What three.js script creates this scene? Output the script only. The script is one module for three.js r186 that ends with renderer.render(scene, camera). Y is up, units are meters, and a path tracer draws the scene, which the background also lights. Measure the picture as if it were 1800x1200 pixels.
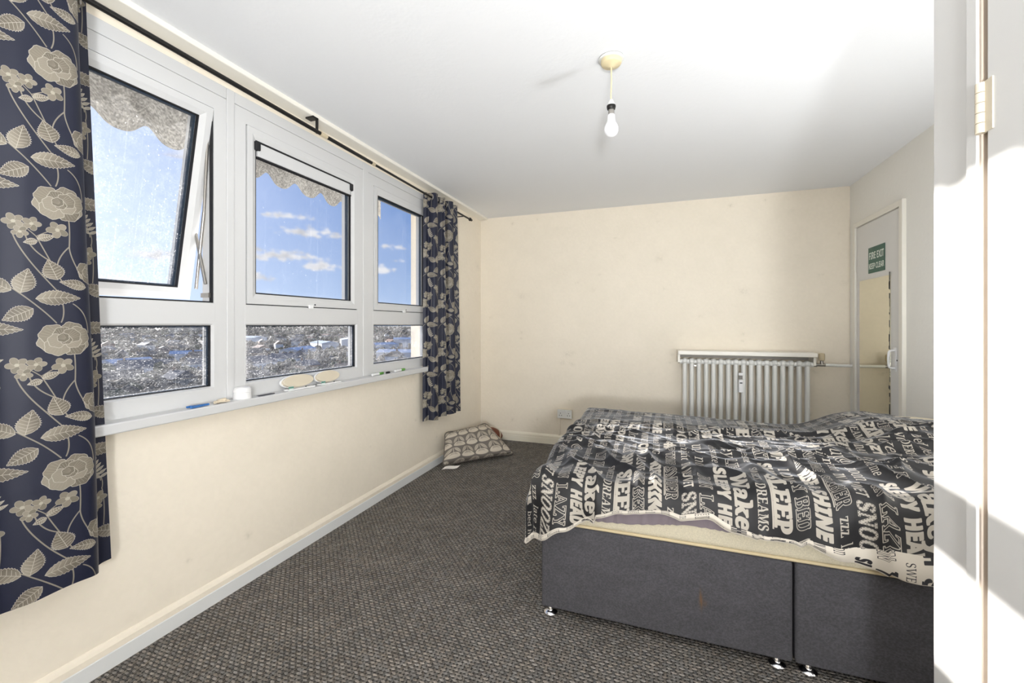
import * as THREE from 'three';
import { RoundedBoxGeometry } from 'three/addons/geometries/RoundedBoxGeometry.js';
import { mergeGeometries, mergeVertices } from 'three/addons/utils/BufferGeometryUtils.js';
import { ImprovedNoise } from 'three/addons/math/ImprovedNoise.js';

// ───────────────────────── camera, sky, sun, exposure ─────────────────────────
const scene = new THREE.Scene();
const renderer = new THREE.WebGLRenderer({ antialias: true });
renderer.toneMapping = THREE.LinearToneMapping;
renderer.toneMappingExposure = 1.0;
renderer.shadowMap.enabled = true;

const EYE = 1.24;                                   // camera height; the room is 2.4 m high
const FOCAL = 750;                                  // pixels of an 1800 x 1200 frame
const camera = new THREE.PerspectiveCamera(2 * Math.atan(600 / FOCAL) * 180 / Math.PI, 1.5, 0.02, 9000);
camera.position.set(0, EYE, 0);
camera.rotation.y = Math.atan(265 / FOCAL);
camera.setViewOffset(1800, 1200, 0, 30, 1800, 1200);  // shift lens: horizon a little above the middle
camera.updateMatrixWorld();

const noise = new ImprovedNoise();
const fbm = (x, y, z = 0, o = 4) => { let s = 0, a = 0.5; for (let i = 0; i < o; i++) { s += a * noise.noise(x, y, z + i * 7.3); x *= 2.03; y *= 2.03; z *= 2.03; a *= 0.5; } return s; };
const lerp = THREE.MathUtils.lerp, clamp = THREE.MathUtils.clamp, sstep = THREE.MathUtils.smoothstep;
function rng(seed) { return () => { seed = (seed + 0x6d2b79f5) | 0; let t = Math.imul(seed ^ (seed >>> 15), 1 | seed); t = (t + Math.imul(t ^ (t >>> 7), 61 | t)) ^ t; return ((t ^ (t >>> 14)) >>> 0) / 4294967296; }; }

const SUN_TO = new THREE.Vector3(1, -0.205, 0.295).normalize();      // the way the sunlight travels
const SUN_POWER = 12.5, SKY_GAIN = 1.0;
const sun = new THREE.DirectionalLight(new THREE.Color().setRGB(1, 0.965, 0.92), SUN_POWER);
sun.name = 'sun';
sun.position.copy(SUN_TO).multiplyScalar(-30); sun.target.position.set(0, 0, -1.5);
sun.castShadow = true; sun.shadow.radius = 1.6; sun.shadow.mapSize.set(2048, 2048);
Object.assign(sun.shadow.camera, { left: -9, right: 9, top: 9, bottom: -9, near: 1, far: 80 });
scene.add(sun, sun.target);

const CLOUDS = [[-137.5, 12.6, 3.6, 0.45], [-134.8, 10.9, 3.9, 0.8], [-138, 7.9, 4.6, 0.95], [-133.5, 7.1, 2.3, 1.0], [-139.8, 5.4, 1.6, 0.6], [-125.1, 9.8, 1.6, 0.4], [-126.6, 6.9, 1.7, 0.75], [-124.4, 8.2, 1.0, 0.25], [-149, 7, 3, 0.8], [-120.5, 6.2, 2, 0.5]];   // azimuth, height and half sizes in degrees
// clear winter sky with a few bands of cloud
{
  const W = 2048, H = 1024, data = new Float32Array(W * H * 4), toSun = SUN_TO.clone().negate();
  for (let j = 0; j < H; j++) {
    const el = ((j + 0.5) / H - 0.5) * Math.PI, y = Math.sin(el), ce = Math.cos(el);
    for (let i = 0; i < W; i++) {
      const az = ((i + 0.5) / W - 0.5) * 2 * Math.PI, x = ce * Math.cos(az), z = ce * Math.sin(az), up = Math.max(0, y), k = Math.exp(-up * 5.2);
      let r = lerp(0.045, 0.40, k), g = lerp(0.17, 0.56, k), b = lerp(0.52, 0.82, k);
      const c = clamp(x * toSun.x + y * toSun.y + z * toSun.z, -1, 1), glow = 0.55 * Math.exp(-(1 - c) * 16) + 0.2 * Math.exp(-(1 - c) * 4);
      r += glow * 0.95; g += glow * 0.95; b += glow * 0.95;
      if (y > 0.008 && y < 0.75) {
        const s = 1 / (y + 0.13), px = x * s, pz = z * s, A = az * 180 / Math.PI, E = el * 180 / Math.PI;
        let cover = sstep(fbm(px * 1.5 + 11.7, pz * 1.5 + 3.1, 0.4, 6) + 0.35 * fbm(px * 0.35 + 2, pz * 0.35 + 9, 4.4, 3), 0.16, 0.38) * sstep(y, 0.01, 0.05) * (1 - sstep(y, 0.36, 0.6));   // a thin layer of broken cloud
        if (A > -156 && A < -112 && E < 17) {                        // the clouds that can be made out through the windows
          cover *= sstep(Math.abs(A + 134), 14, 24);
          for (const [ca, ce2, wa, we] of CLOUDS) {
            const da = (A - ca) / wa, de = (E - ce2) / we, q = da * da + (de < 0 ? de * de * 3 : de * de);
            if (q < 4) cover = Math.max(cover, sstep(1.05 - q + 2.3 * fbm(A * 0.9, E * 1.9, ca, 5), 0.1, 1.0));
          }
        }
        const under = sstep(fbm(A * 0.55, E * 1.3 + 0.25, 2.2, 4), -0.1, 0.4), w = 0.86 - 0.24 * under;
        r = lerp(r, w, cover * 0.92); g = lerp(g, w, cover * 0.92); b = lerp(b, w * 1.03, cover * 0.92);
      }
      const o = (j * W + i) * 4;
      data[o] = r * SKY_GAIN; data[o + 1] = g * SKY_GAIN; data[o + 2] = b * SKY_GAIN; data[o + 3] = 1;
    }
  }
  const t = new THREE.DataTexture(data, W, H, THREE.RGBAFormat, THREE.FloatType);
  t.mapping = THREE.EquirectangularReflectionMapping; t.magFilter = THREE.LinearFilter; t.needsUpdate = true;
  scene.background = t;
}

// ───────────────────────── helpers ─────────────────────────
const V = (X, h, D) => new THREE.Vector3(X, h, -D);                 // X right, h up, D depth into the room
const used = new Map();
function numbered(name) { const n = used.get(name) ?? 0; used.set(name, n + 1); return n ? name + '_' + String(n).padStart(3, '0') : name; }
function shade(o) { o.castShadow = true; o.receiveShadow = true; return o; }
function tag(o, label, category, group, kind) {
  o.userData.label = label; o.userData.category = category;
  if (group) o.userData.group = group;
  if (kind) o.userData.kind = kind;
  return o;
}
function thing(name, label, category, [X, h, D] = [0, 0, 0], group, kind) {
  const o = new THREE.Group(); o.name = numbered(name); o.position.set(X, h, -D); scene.add(o);
  return tag(o, label, category, group, kind);
}
function part(name, geos, mat, parent) {                            // one mesh; geometries given in the parent's own axes
  const g = Array.isArray(geos) ? mergeGeometries(geos.map((x) => { const y = x.index ? x.toNonIndexed() : x; for (const k of Object.keys(y.attributes)) if (!['position', 'normal', 'uv'].includes(k)) y.deleteAttribute(k); return y; })) : geos;
  const m = shade(new THREE.Mesh(g, mat));
  m.name = parent === scene ? numbered(name) : name; parent.add(m); return m;
}
function metricUV(g) {                                              // uv in metres from the larger faces' directions
  const p = g.attributes.position, n = g.attributes.normal, uv = new Float32Array(p.count * 2);
  for (let i = 0; i < p.count; i++) {
    const ax = Math.abs(n.getX(i)), ay = Math.abs(n.getY(i)), az = Math.abs(n.getZ(i));
    const [u, v] = ax > ay && ax > az ? [p.getZ(i), p.getY(i)] : ay > az ? [p.getX(i), p.getZ(i)] : [p.getX(i), p.getY(i)];
    uv[2 * i] = u; uv[2 * i + 1] = v;
  }
  g.setAttribute('uv', new THREE.BufferAttribute(uv, 2)); return g;
}
const bx = (X0, X1, h0, h1, D0, D1) => metricUV(new THREE.BoxGeometry(X1 - X0, h1 - h0, D1 - D0).translate((X0 + X1) / 2, (h0 + h1) / 2, -(D0 + D1) / 2));
const rb = (X0, X1, h0, h1, D0, D1, r = 0.004, s = 2) => metricUV(new RoundedBoxGeometry(X1 - X0, h1 - h0, D1 - D0, s, r).translate((X0 + X1) / 2, (h0 + h1) / 2, -(D0 + D1) / 2));
const tube = (pts, r, seg = 24, rad = 10, closed = false) => new THREE.TubeGeometry(new THREE.CatmullRomCurve3(pts.map((p) => (p.isVector3 ? p : V(...p))), closed, 'centripetal'), seg, r, rad, closed);
const rod = (a, b, r, rad = 14) => { const A = V(...a), B = V(...b), d = B.clone().sub(A), g = new THREE.CylinderGeometry(r, r, d.length(), rad); g.applyQuaternion(new THREE.Quaternion().setFromUnitVectors(new THREE.Vector3(0, 1, 0), d.clone().normalize())); return g.translate((A.x + B.x) / 2, (A.y + B.y) / 2, (A.z + B.z) / 2); };
const lathe = (pts, seg = 40) => new THREE.LatheGeometry(pts.map(([x, y]) => new THREE.Vector2(x, y)), seg);
function grid(nu, nv, f, uvf, flip = false) {                       // f(u, v) -> Vector3
  const pos = [], uv = [], idx = [];
  for (let j = 0; j <= nv; j++) for (let i = 0; i <= nu; i++) { const p = f(i / nu, j / nv); pos.push(p.x, p.y, p.z); const q = uvf ? uvf(i / nu, j / nv) : [i / nu, j / nv]; uv.push(q[0], q[1]); }
  for (let j = 0; j < nv; j++) for (let i = 0; i < nu; i++) { const a = j * (nu + 1) + i, b = a + 1, c = a + nu + 1, d = c + 1; flip ? idx.push(a, c, b, b, c, d) : idx.push(a, b, c, b, d, c); }
  const g = new THREE.BufferGeometry();
  g.setAttribute('position', new THREE.Float32BufferAttribute(pos, 3)); g.setAttribute('uv', new THREE.Float32BufferAttribute(uv, 2)); g.setIndex(idx); g.computeVertexNormals(); return g;
}
// a rectangular ring of four mitred bars lying in the plane of the window wall; the room side is at X = xf, with its inner lip set back by `lip`
function ring(D0, D1, h0, h1, w, xf, xb, lip = 0) {
  const W = Array.isArray(w) ? w : [w, w, w, w];                    // widths: low D, high D, bottom, top
  const o = [[D0, h0], [D1, h0], [D1, h1], [D0, h1]], n = [[D0 + W[0], h0 + W[2]], [D1 - W[1], h0 + W[2]], [D1 - W[1], h1 - W[3]], [D0 + W[0], h1 - W[3]]], out = [];
  for (let k = 0; k < 4; k++) {
    const a = o[k], b = o[(k + 1) % 4], c = n[(k + 1) % 4], d = n[k], q = [];
    const F = (p, x) => V(x, p[1], p[0]);
    const quad = (p0, p1, p2, p3) => q.push(p0, p1, p2, p0, p2, p3);
    const mid = (p, r) => [lerp(p[0], r[0], 0.45), lerp(p[1], r[1], 0.45)], e = mid(d, a), f = mid(c, b);
    quad(F(a, xf), F(b, xf), F(f, xf), F(e, xf)); quad(F(e, xf), F(f, xf), F(c, xf - lip), F(d, xf - lip));
    quad(F(d, xf - lip), F(c, xf - lip), F(c, xb), F(d, xb)); quad(F(b, xf), F(a, xf), F(a, xb), F(b, xb)); quad(F(b, xb), F(a, xb), F(d, xb), F(c, xb));
    const g = new THREE.BufferGeometry().setFromPoints(q); g.computeVertexNormals(); out.push(metricUV(g));
  }
  return out;
}
const sheetX = (X, D0, D1, h0, h1) => grid(1, 1, (u, v) => V(X, lerp(h0, h1, v), lerp(D0, D1, u)), null, true);   // faces +X

// ───────────────────────── textures ─────────────────────────
function canvasTex(w, h, draw, srgb = true) {
  const c = document.createElement('canvas'); c.width = w; c.height = h; draw(c.getContext('2d'), w, h);
  const t = new THREE.CanvasTexture(c); t.wrapS = t.wrapT = THREE.RepeatWrapping; if (srgb) t.colorSpace = THREE.SRGBColorSpace; return t;
}
function dataTex(w, h, f, srgb = true) {                            // f(i, j) -> [r, g, b] 0..255
  const d = new Uint8Array(w * h * 4);
  for (let j = 0; j < h; j++) for (let i = 0; i < w; i++) { const c = f(i, j), o = (j * w + i) * 4; d[o] = clamp(c[0], 0, 255); d[o + 1] = clamp(c[1], 0, 255); d[o + 2] = clamp(c[2], 0, 255); d[o + 3] = 255; }
  const t = new THREE.DataTexture(d, w, h); t.wrapS = t.wrapT = THREE.RepeatWrapping; t.magFilter = THREE.LinearFilter; t.minFilter = THREE.LinearMipmapLinearFilter; t.generateMipmaps = true; if (srgb) t.colorSpace = THREE.SRGBColorSpace; t.needsUpdate = true; return t;
}
const every = (t, m, n = m) => { t.repeat.set(1 / m, 1 / n); return t; };
const std = (o) => new THREE.MeshStandardMaterial({ roughness: 0.6, metalness: 0, side: THREE.DoubleSide, ...o });
const phys = (o) => new THREE.MeshPhysicalMaterial({ roughness: 0.6, metalness: 0, side: THREE.DoubleSide, ...o });
const sRGB = (r, g, b) => new THREE.Color().setRGB(r / 255, g / 255, b / 255, THREE.SRGBColorSpace);

// periodic value noise
function tileNoise(n, seed) { const r = rng(seed), a = new Float32Array(n * n).map(() => r()); return (u, v) => { const x = ((u % 1) + 1) % 1 * n, y = ((v % 1) + 1) % 1 * n, i = Math.floor(x), j = Math.floor(y), f = x - i, g = y - j, s = f * f * (3 - 2 * f), t = g * g * (3 - 2 * g), at = (p, q) => a[(q % n) * n + (p % n)]; return lerp(lerp(at(i, j), at(i + 1, j), s), lerp(at(i, j + 1), at(i + 1, j + 1), s), t); }; }

const plasterBump = (() => { const a = tileNoise(16, 5), b = tileNoise(64, 6), c = tileNoise(160, 7); return every(dataTex(512, 512, (i, j) => { const u = i / 512, v = j / 512, k = 255 * (0.45 * a(u, v) + 0.33 * b(u, v) + 0.22 * c(u, v)); return [k, k, k]; }, false), 1.3); })();
const wallMap = (() => {                                            // faint scuffs and patches in the emulsion paint
  const a = tileNoise(6, 15), b = tileNoise(22, 16), c = tileNoise(120, 17), r = rng(8), spots = Array.from({ length: 26 }, () => [r(), r(), 0.003 + 0.012 * r(), 0.02 + 0.06 * r()]);
  return every(dataTex(768, 768, (i, j) => {
    const u = i / 768, v = j / 768; let k = 1 - 0.014 * a(u, v) - 0.010 * b(u, v) - 0.010 * c(u, v);
    for (const [x, y, q, s] of spots) { const d = ((u - x) ** 2 * 0.5 + (v - y) ** 2) / (q * q); if (d < 4) k -= s * Math.exp(-d) * c(u * 2, v * 2); }
    return [248 * k, 238 * k, 221 * Math.pow(k, 1.15)];
  }), 2.1);
})();
const carpet = (() => {                                             // flat loop weave: short stitches laid crosswise in turn, fawn on dark grey
  const N = 1024, n = 36, r = rng(31), tone = Array.from({ length: n * n }, () => [r(), r(), r()]), f1 = tileNoise(256, 33), f2 = tileNoise(9, 34), hgt = new Float32Array(N * N), tn = new Float32Array(N * N), wm = new Float32Array(N * N);
  for (let j = 0; j < N; j++) for (let i = 0; i < N; i++) {
    const u = i / N * n, v = j / N * n; let best = 0, bt = 0, bw = 0.5;
    for (let q = -1; q <= 1; q++) for (let p = -1; p <= 1; p++) {
      const cx = Math.floor(u) + p, cy = Math.floor(v) + q, w = tone[((cy + n) % n) * n + (cx + n) % n], odd = (cx + cy + 2 * n) % 2;
      const dx = u - (cx + 0.5 + (w[1] - 0.5) * 0.14), dy = v - (cy + 0.5 + (w[2] - 0.5) * 0.14), an = (odd ? 0.12 : Math.PI / 2 - 0.12) + (w[1] - 0.5) * 0.3, ca = Math.cos(an), sa = Math.sin(an), a = dx * ca + dy * sa, b = -dx * sa + dy * ca;
      const h = Math.max(0, 1 - Math.pow(Math.abs(a) / 0.72, 2.6) - (b / 0.36) ** 2) * (0.85 + 0.3 * w[0]);
      if (h > best) { best = h; bt = (odd ? 0.74 : 0.5) + 0.26 * (w[0] - 0.5) + 0.16 * Math.cos(b * 26); bw = w[2]; }
    }
    const k = j * N + i; hgt[k] = Math.sqrt(best) * 0.85 + 0.25 * f1(i / N, j / N); tn[k] = best > 0.03 ? bt : 0.1; wm[k] = bw;
  }
  const map = every(dataTex(N, N, (i, j) => { const k = j * N + i, e = (0.26 + 0.95 * tn[k]) * (0.78 + 0.4 * f1(i / N, j / N)) * (0.95 + 0.1 * f2(i / N, j / N)), w = wm[k] - 0.5; return [141 * e + 6 * w, 135 * e, 128 * e - 6 * w]; }), 0.52);
  const bump = every(dataTex(N, N, (i, j) => { const k = 200 * hgt[j * N + i]; return [k, k, k]; }, false), 0.52);
  return std({ map, bumpMap: bump, bumpScale: 0.005, roughness: 1 });
})();

const M = {
  wall: std({ map: wallMap, roughness: 0.82, bumpMap: plasterBump, bumpScale: 0.0016 }),
  palePaint: std({ color: sRGB(246, 244, 238), roughness: 0.82, bumpMap: plasterBump, bumpScale: 0.0016 }),
  ceiling: std({ color: sRGB(241, 242, 244), roughness: 0.9, bumpMap: plasterBump, bumpScale: 0.001 }),
  gloss: std({ color: sRGB(240, 236, 226), roughness: 0.35 }),
  skirting: std({ color: sRGB(243, 236, 218), roughness: 0.4, bumpMap: plasterBump, bumpScale: 0.0008 }),
  door: std({ color: sRGB(226, 225, 223), roughness: 0.42 }),
  upvc: std({ color: sRGB(210, 210, 210), roughness: 0.32 }),
  gasket: std({ color: sRGB(26, 26, 30), roughness: 0.7 }),
  spacer: std({ color: sRGB(52, 66, 82), roughness: 0.45, metalness: 0.3 }),
  steel: std({ color: sRGB(168, 164, 158), roughness: 0.35, metalness: 0.9 }),
  chrome: std({ color: sRGB(225, 225, 228), roughness: 0.1, metalness: 1 }),
  blackIron: std({ color: sRGB(22, 20, 19), roughness: 0.45, metalness: 0.2 }),
  whitePlastic: std({ color: sRGB(238, 238, 238), roughness: 0.35 }),
  enamel: std({ color: sRGB(238, 238, 234), roughness: 0.3 }),
  agedPlastic: std({ color: sRGB(226, 211, 172), roughness: 0.4 }),
  agedBeige: std({ color: sRGB(205, 190, 160), roughness: 0.5 }),
  cream: std({ color: sRGB(216, 205, 184), roughness: 0.55 }),
  concrete: std({ color: sRGB(170, 166, 160), roughness: 0.95 }),
};

// ───────────────────────── the room ─────────────────────────
const WL = -1.89, WR = 1.48, BACK = 4.317, REAR = -1.8, TOP = 2.4, T = 0.2;
const OD0 = 0.49, OD1 = 3.245, OH0 = 0.885, OH1 = 2.325;            // window opening in the left wall
const structure = (name, label, category, geos, mat) => tag(part(name, geos, mat, scene), label, category, null, 'structure');
structure('floor', 'dark grey brown loop pile carpet covering the bedroom floor', 'floor', [bx(WL - T, WR + T, -T, 0, REAR - T, BACK + T)], carpet);
structure('ceiling', 'flat matt white painted ceiling', 'ceiling', [bx(WL - T, WR + T, TOP, TOP + T, REAR - T, BACK + T)], M.ceiling);
structure('wall_left', 'cream painted wall under and around the windows', 'wall', [bx(WL - T, WL, 0, OH0, REAR - T, BACK + T), bx(WL - T, WL, OH1, TOP, REAR - T, BACK + T), bx(WL - T, WL, OH0, OH1, REAR - T, OD0), bx(WL - T, WL, OH0, OH1, OD1, BACK + T)], M.wall);
structure('wall_back', 'cream painted wall behind the radiator and bed', 'wall', [bx(WL, WR, 0, TOP, BACK, BACK + T)], M.wall);
structure('wall_right', 'off white painted wall holding the fire exit door', 'wall', [bx(WR, WR + T, 0, TOP, REAR - T, BACK + T)], M.palePaint);
structure('wall_rear', 'cream painted wall behind the camera', 'wall', [bx(WL, WR, 0, TOP, REAR - T, REAR)], M.wall);
function skirtingBoard(name, label, a, b, n, mat, bead) {             // a, b: [X, D] ends; n: [X, D] direction into the room
  const run = (prof) => { const g = grid(1, prof.length - 1, (u, v) => { const p = prof[Math.round(v * (prof.length - 1))]; return V(lerp(a[0], b[0], u) + n[0] * p[0], p[1], lerp(a[1], b[1], u) + n[1] * p[0]); }).toNonIndexed(); g.computeVertexNormals(); return metricUV(g); };
  const o = structure(name, label, 'baseboard', run([[0, 0], [0.017, 0], [0.017, 0.056], [0.015, 0.058], [0.012, 0.0585], [0, 0.0585]]), mat);
  part('top_bead', run([[0, 0.0585], [0.014, 0.0585], [0.014, 0.080], [0.009, 0.090], [0.003, 0.099], [0, 0.100]]), bead, o);
}
skirtingBoard('baseboard_left', 'white skirting board with cream top bead along the window wall', [WL, REAR], [WL, BACK], [1, 0], std({ color: sRGB(228, 229, 228), roughness: 0.4 }), M.wall);
skirtingBoard('baseboard_back', 'cream skirting board along the far wall', [WL, BACK], [WR, BACK], [0, -1], M.skirting, M.skirting);
structure('trim_1', 'white painted window board running under all three windows', 'window sill', [rb(-1.925, -1.815, 0.854, 0.893, 0.43, 3.075, 0.006, 3)], M.upvc);
structure('trim_2', 'white painted batten between ceiling and window wall', 'trim', [rb(WL - 0.01, -1.80, 2.378, TOP + 0.01, REAR, BACK - 0.02, 0.006, 3)], M.gloss);

// ───────────────────────── windows ─────────────────────────
function dirtTexture(seed, base, spots, streaks, edge) {            // green channel drives how far the pane scatters light: dust, runs and limescale on the glass
  const w = 1024, h = 768, a = tileNoise(7, seed), b = tileNoise(40, seed + 1), c = tileNoise(170, seed + 2), f = new Float32Array(w * h), r = rng(seed + 3);
  for (let j = 0; j < h; j++) for (let i = 0; i < w; i++) {
    const u = i / w, v = j / h, e = Math.min(Math.min(u, 1 - u) * 1.3, Math.min(v, 1 - v));
    f[j * w + i] = base * (0.45 + 0.7 * a(u, v) + 0.55 * b(u, v)) * (0.65 + 0.7 * c(u, v)) + edge * Math.exp(-e * (30 + 30 * b(u, v))) * (0.4 + c(u, v));
  }
  for (let k = 0; k < spots; k++) {
    const x = r() * w, y = r() * h * (r() < 0.5 ? 1 : 0.5), q = 0.7 + 2.4 * r() ** 3, s = 0.12 + 0.4 * r();
    for (let j = Math.max(0, y - q * 2 | 0); j < Math.min(h, y + q * 2 + 1); j++) for (let i = Math.max(0, x - q * 2 | 0); i < Math.min(w, x + q * 2 + 1); i++) f[j * w + i] += s * Math.exp(-(((i - x) ** 2 + (j - y) ** 2) / (q * q)));
  }
  for (let k = 0; k < streaks; k++) {
    let x = r() * w; const y0 = r() * h, l = (0.2 + 0.6 * r()) * h, q = 0.8 + 1.6 * r(), s = 0.05 + 0.12 * r();
    for (let j = y0 | 0; j > Math.max(0, y0 - l); j--) { x += (r() - 0.5) * 0.5; for (let i = Math.max(0, x - 4 | 0); i < Math.min(w, x + 5); i++) f[j * w + i] += s * Math.exp(-(((i - x) / q) ** 2)) * c(k * 0.13, j / h * 2); }
  }
  return dataTex(w, h, (i, j) => { const k = 255 * clamp(f[j * w + i], 0.015, 0.9); return [k, k, k]; }, false);
}
const glass = (t) => phys({ color: 0xffffff, transmission: 1, thickness: 0, ior: 1.5, roughness: 1, roughnessMap: t, specularIntensity: 0.6 });
const G = {
  hazy: glass(dirtTexture(101, 0.16, 2600, 60, 0.2)),
  clear: glass(dirtTexture(131, 0.07, 500, 70, 0.17)),
  dusty: glass(dirtTexture(161, 0.19, 5200, 60, 0.5)),
  speckled: glass(dirtTexture(191, 0.2, 5000, 40, 0.4)),
};
const FX = -1.886, FB = -1.958;                                     // room side and outer side of the frames
const units = [
  { n: 1, D0: 0.503, D1: 1.408, open: 0.183, up: G.hazy, low: G.speckled, label: 'white window beside the near curtain with top sash tilted open' },
  { n: 2, D0: 1.447, D1: 2.352, open: 0, up: G.clear, low: G.dusty, vent: true, label: 'white middle window with vent bar across its upper pane' },
  { n: 3, D0: 2.404, D1: 3.235, open: 0, up: G.clear, low: G.dusty, label: 'white window partly hidden by the far curtain' },
];
for (const u of units) {
  const w = new THREE.Group(); w.name = 'window_' + u.n; scene.add(w); tag(w, u.label, 'window', null, 'structure');
  const { D0, D1 } = u, S0 = D0 + 0.062, S1 = D1 - 0.062, H0 = 1.340, H1 = 2.198;
  part('head_extension', [rb(FB, FX + 0.002, 2.272, OH1, D0, D1, 0.003)], M.upvc, w);
  part('outer_frame', ring(D0, D1, 0.893, 2.270, [0.058, 0.058, 0.062, 0.068], FX, FB, 0), M.upvc, w);
  part('transom', [rb(FB + 0.001, FX + 0.0005, 1.246, 1.336, D0 + 0.05, D1 - 0.05, 0.004)], M.upvc, w);
  // fixed lower light
  const L0 = D0 + 0.05, L1 = D1 - 0.05, l0 = 0.955, l1 = 1.25;
  part('glazing_bead', ring(L0, L1, l0 - 0.004, l1, 0.014, FX + 0.001, FX - 0.024, 0.012), M.upvc, w);
  part('gasket', ring(L0 + 0.013, L1 - 0.013, l0 + 0.009, l1 - 0.013, 0.004, FX - 0.0125, FX - 0.0245), M.gasket, w);
  part('spacer_bar', ring(L0 + 0.012, L1 - 0.012, l0 + 0.008, l1 - 0.012, 0.008, FX - 0.029, FX - 0.046), M.spacer, w);
  part('glass_pane', sheetX(FX - 0.026, L0 + 0.01, L1 - 0.01, l0 + 0.006, l1 - 0.01), u.low, w);
  // top-hung sash
  const s = new THREE.Group(); s.name = 'sash'; s.position.copy(V(FX, H1, 0)); s.rotation.z = -u.open; w.add(s);
  const loc = (g) => { const one = (q) => q.translate(-FX, -H1, 0); return Array.isArray(g) ? g.map(one) : one(g); };
  part('sash_frame', loc(ring(S0, S1, H0, H1, 0.05, FX + 0.006, FB - 0.004, 0.010)), M.upvc, s);
  part('gasket', loc(ring(S0 + 0.049, S1 - 0.049, H0 + 0.049, H1 - 0.049, 0.005, FX - 0.0045, FX - 0.02)), M.gasket, s);
  part('spacer_bar', loc(ring(S0 + 0.046, S1 - 0.046, H0 + 0.046, H1 - 0.046, 0.013, FX - 0.027, FX - 0.044)), M.spacer, s);
  part('glass_pane', loc(sheetX(FX - 0.024, S0 + 0.045, S1 - 0.045, H0 + 0.045, H1 - 0.045)), u.up, s);
  // dark seam all round the sash
  part('weather_seal', ring(S0 - 0.004, S1 + 0.004, H0 - 0.004, H1 + 0.004, 0.006, FX - 0.004, FX - 0.02), M.gasket, w);
  if (u.open) {                                                      // friction stays holding the open sash
    for (const D of [S0 + 0.006, S1 - 0.006]) {
      part('stay_arm', [rod([-1.925, 1.42, D], [-1.99, 1.66, D], 0.007, 8), rod([-1.985, 1.40, D], [-1.935, 1.74, D], 0.007, 8), rod([-1.935, 1.74, D], [-1.912, 2.06, D], 0.006, 8), bx(-1.95, -1.9, 1.36, 1.38, D - 0.004, D + 0.004)], M.steel, w);
    }
  } else {
    const m = (S0 + S1) / 2;
    part('catch', [rb(FX + 0.004, FX + 0.016, H0 - 0.012, H0 + 0.01, m - 0.018, m + 0.012, 0.003)], M.whitePlastic, s.parent);
    part('screw', [rod([FX + 0.005, H0 + 0.012, m + 0.03], [FX + 0.009, H0 + 0.012, m + 0.03], 0.004, 10)], M.gasket, s.parent);
  }
  if (u.vent) {
    part('vent_bar', loc([rb(FX - 0.014, FX + 0.006, 2.068, 2.134, S0 + 0.058, S1 - 0.062, 0.004)]), M.upvc, s);
    part('vent_seal', loc([bx(FX - 0.018, FX + 0.003, 2.061, 2.0675, S0 + 0.054, S1 - 0.054), bx(FX - 0.018, FX + 0.003, 2.134, 2.143, S0 + 0.05, S1 - 0.05)]), M.gasket, s);
    for (const D of [S0 + 0.056, S1 - 0.056]) part('vent_end_cap', loc([rb(FX - 0.01, FX + 0.014, 2.095, 2.14, D - 0.016, D + 0.012, 0.006)]), M.gasket, s);
  }
}
units.slice(1).forEach((u, i) => structure('trim_' + (3 + i), ['white cover strip between the open window and the middle window', 'white cover strip between the middle window and the curtained window'][i], 'mullion', [rb(FB, FX + 0.003, 0.893, OH1, units[i].D1 + 0.001, u.D0 - 0.001, 0.003)], M.upvc));

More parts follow.
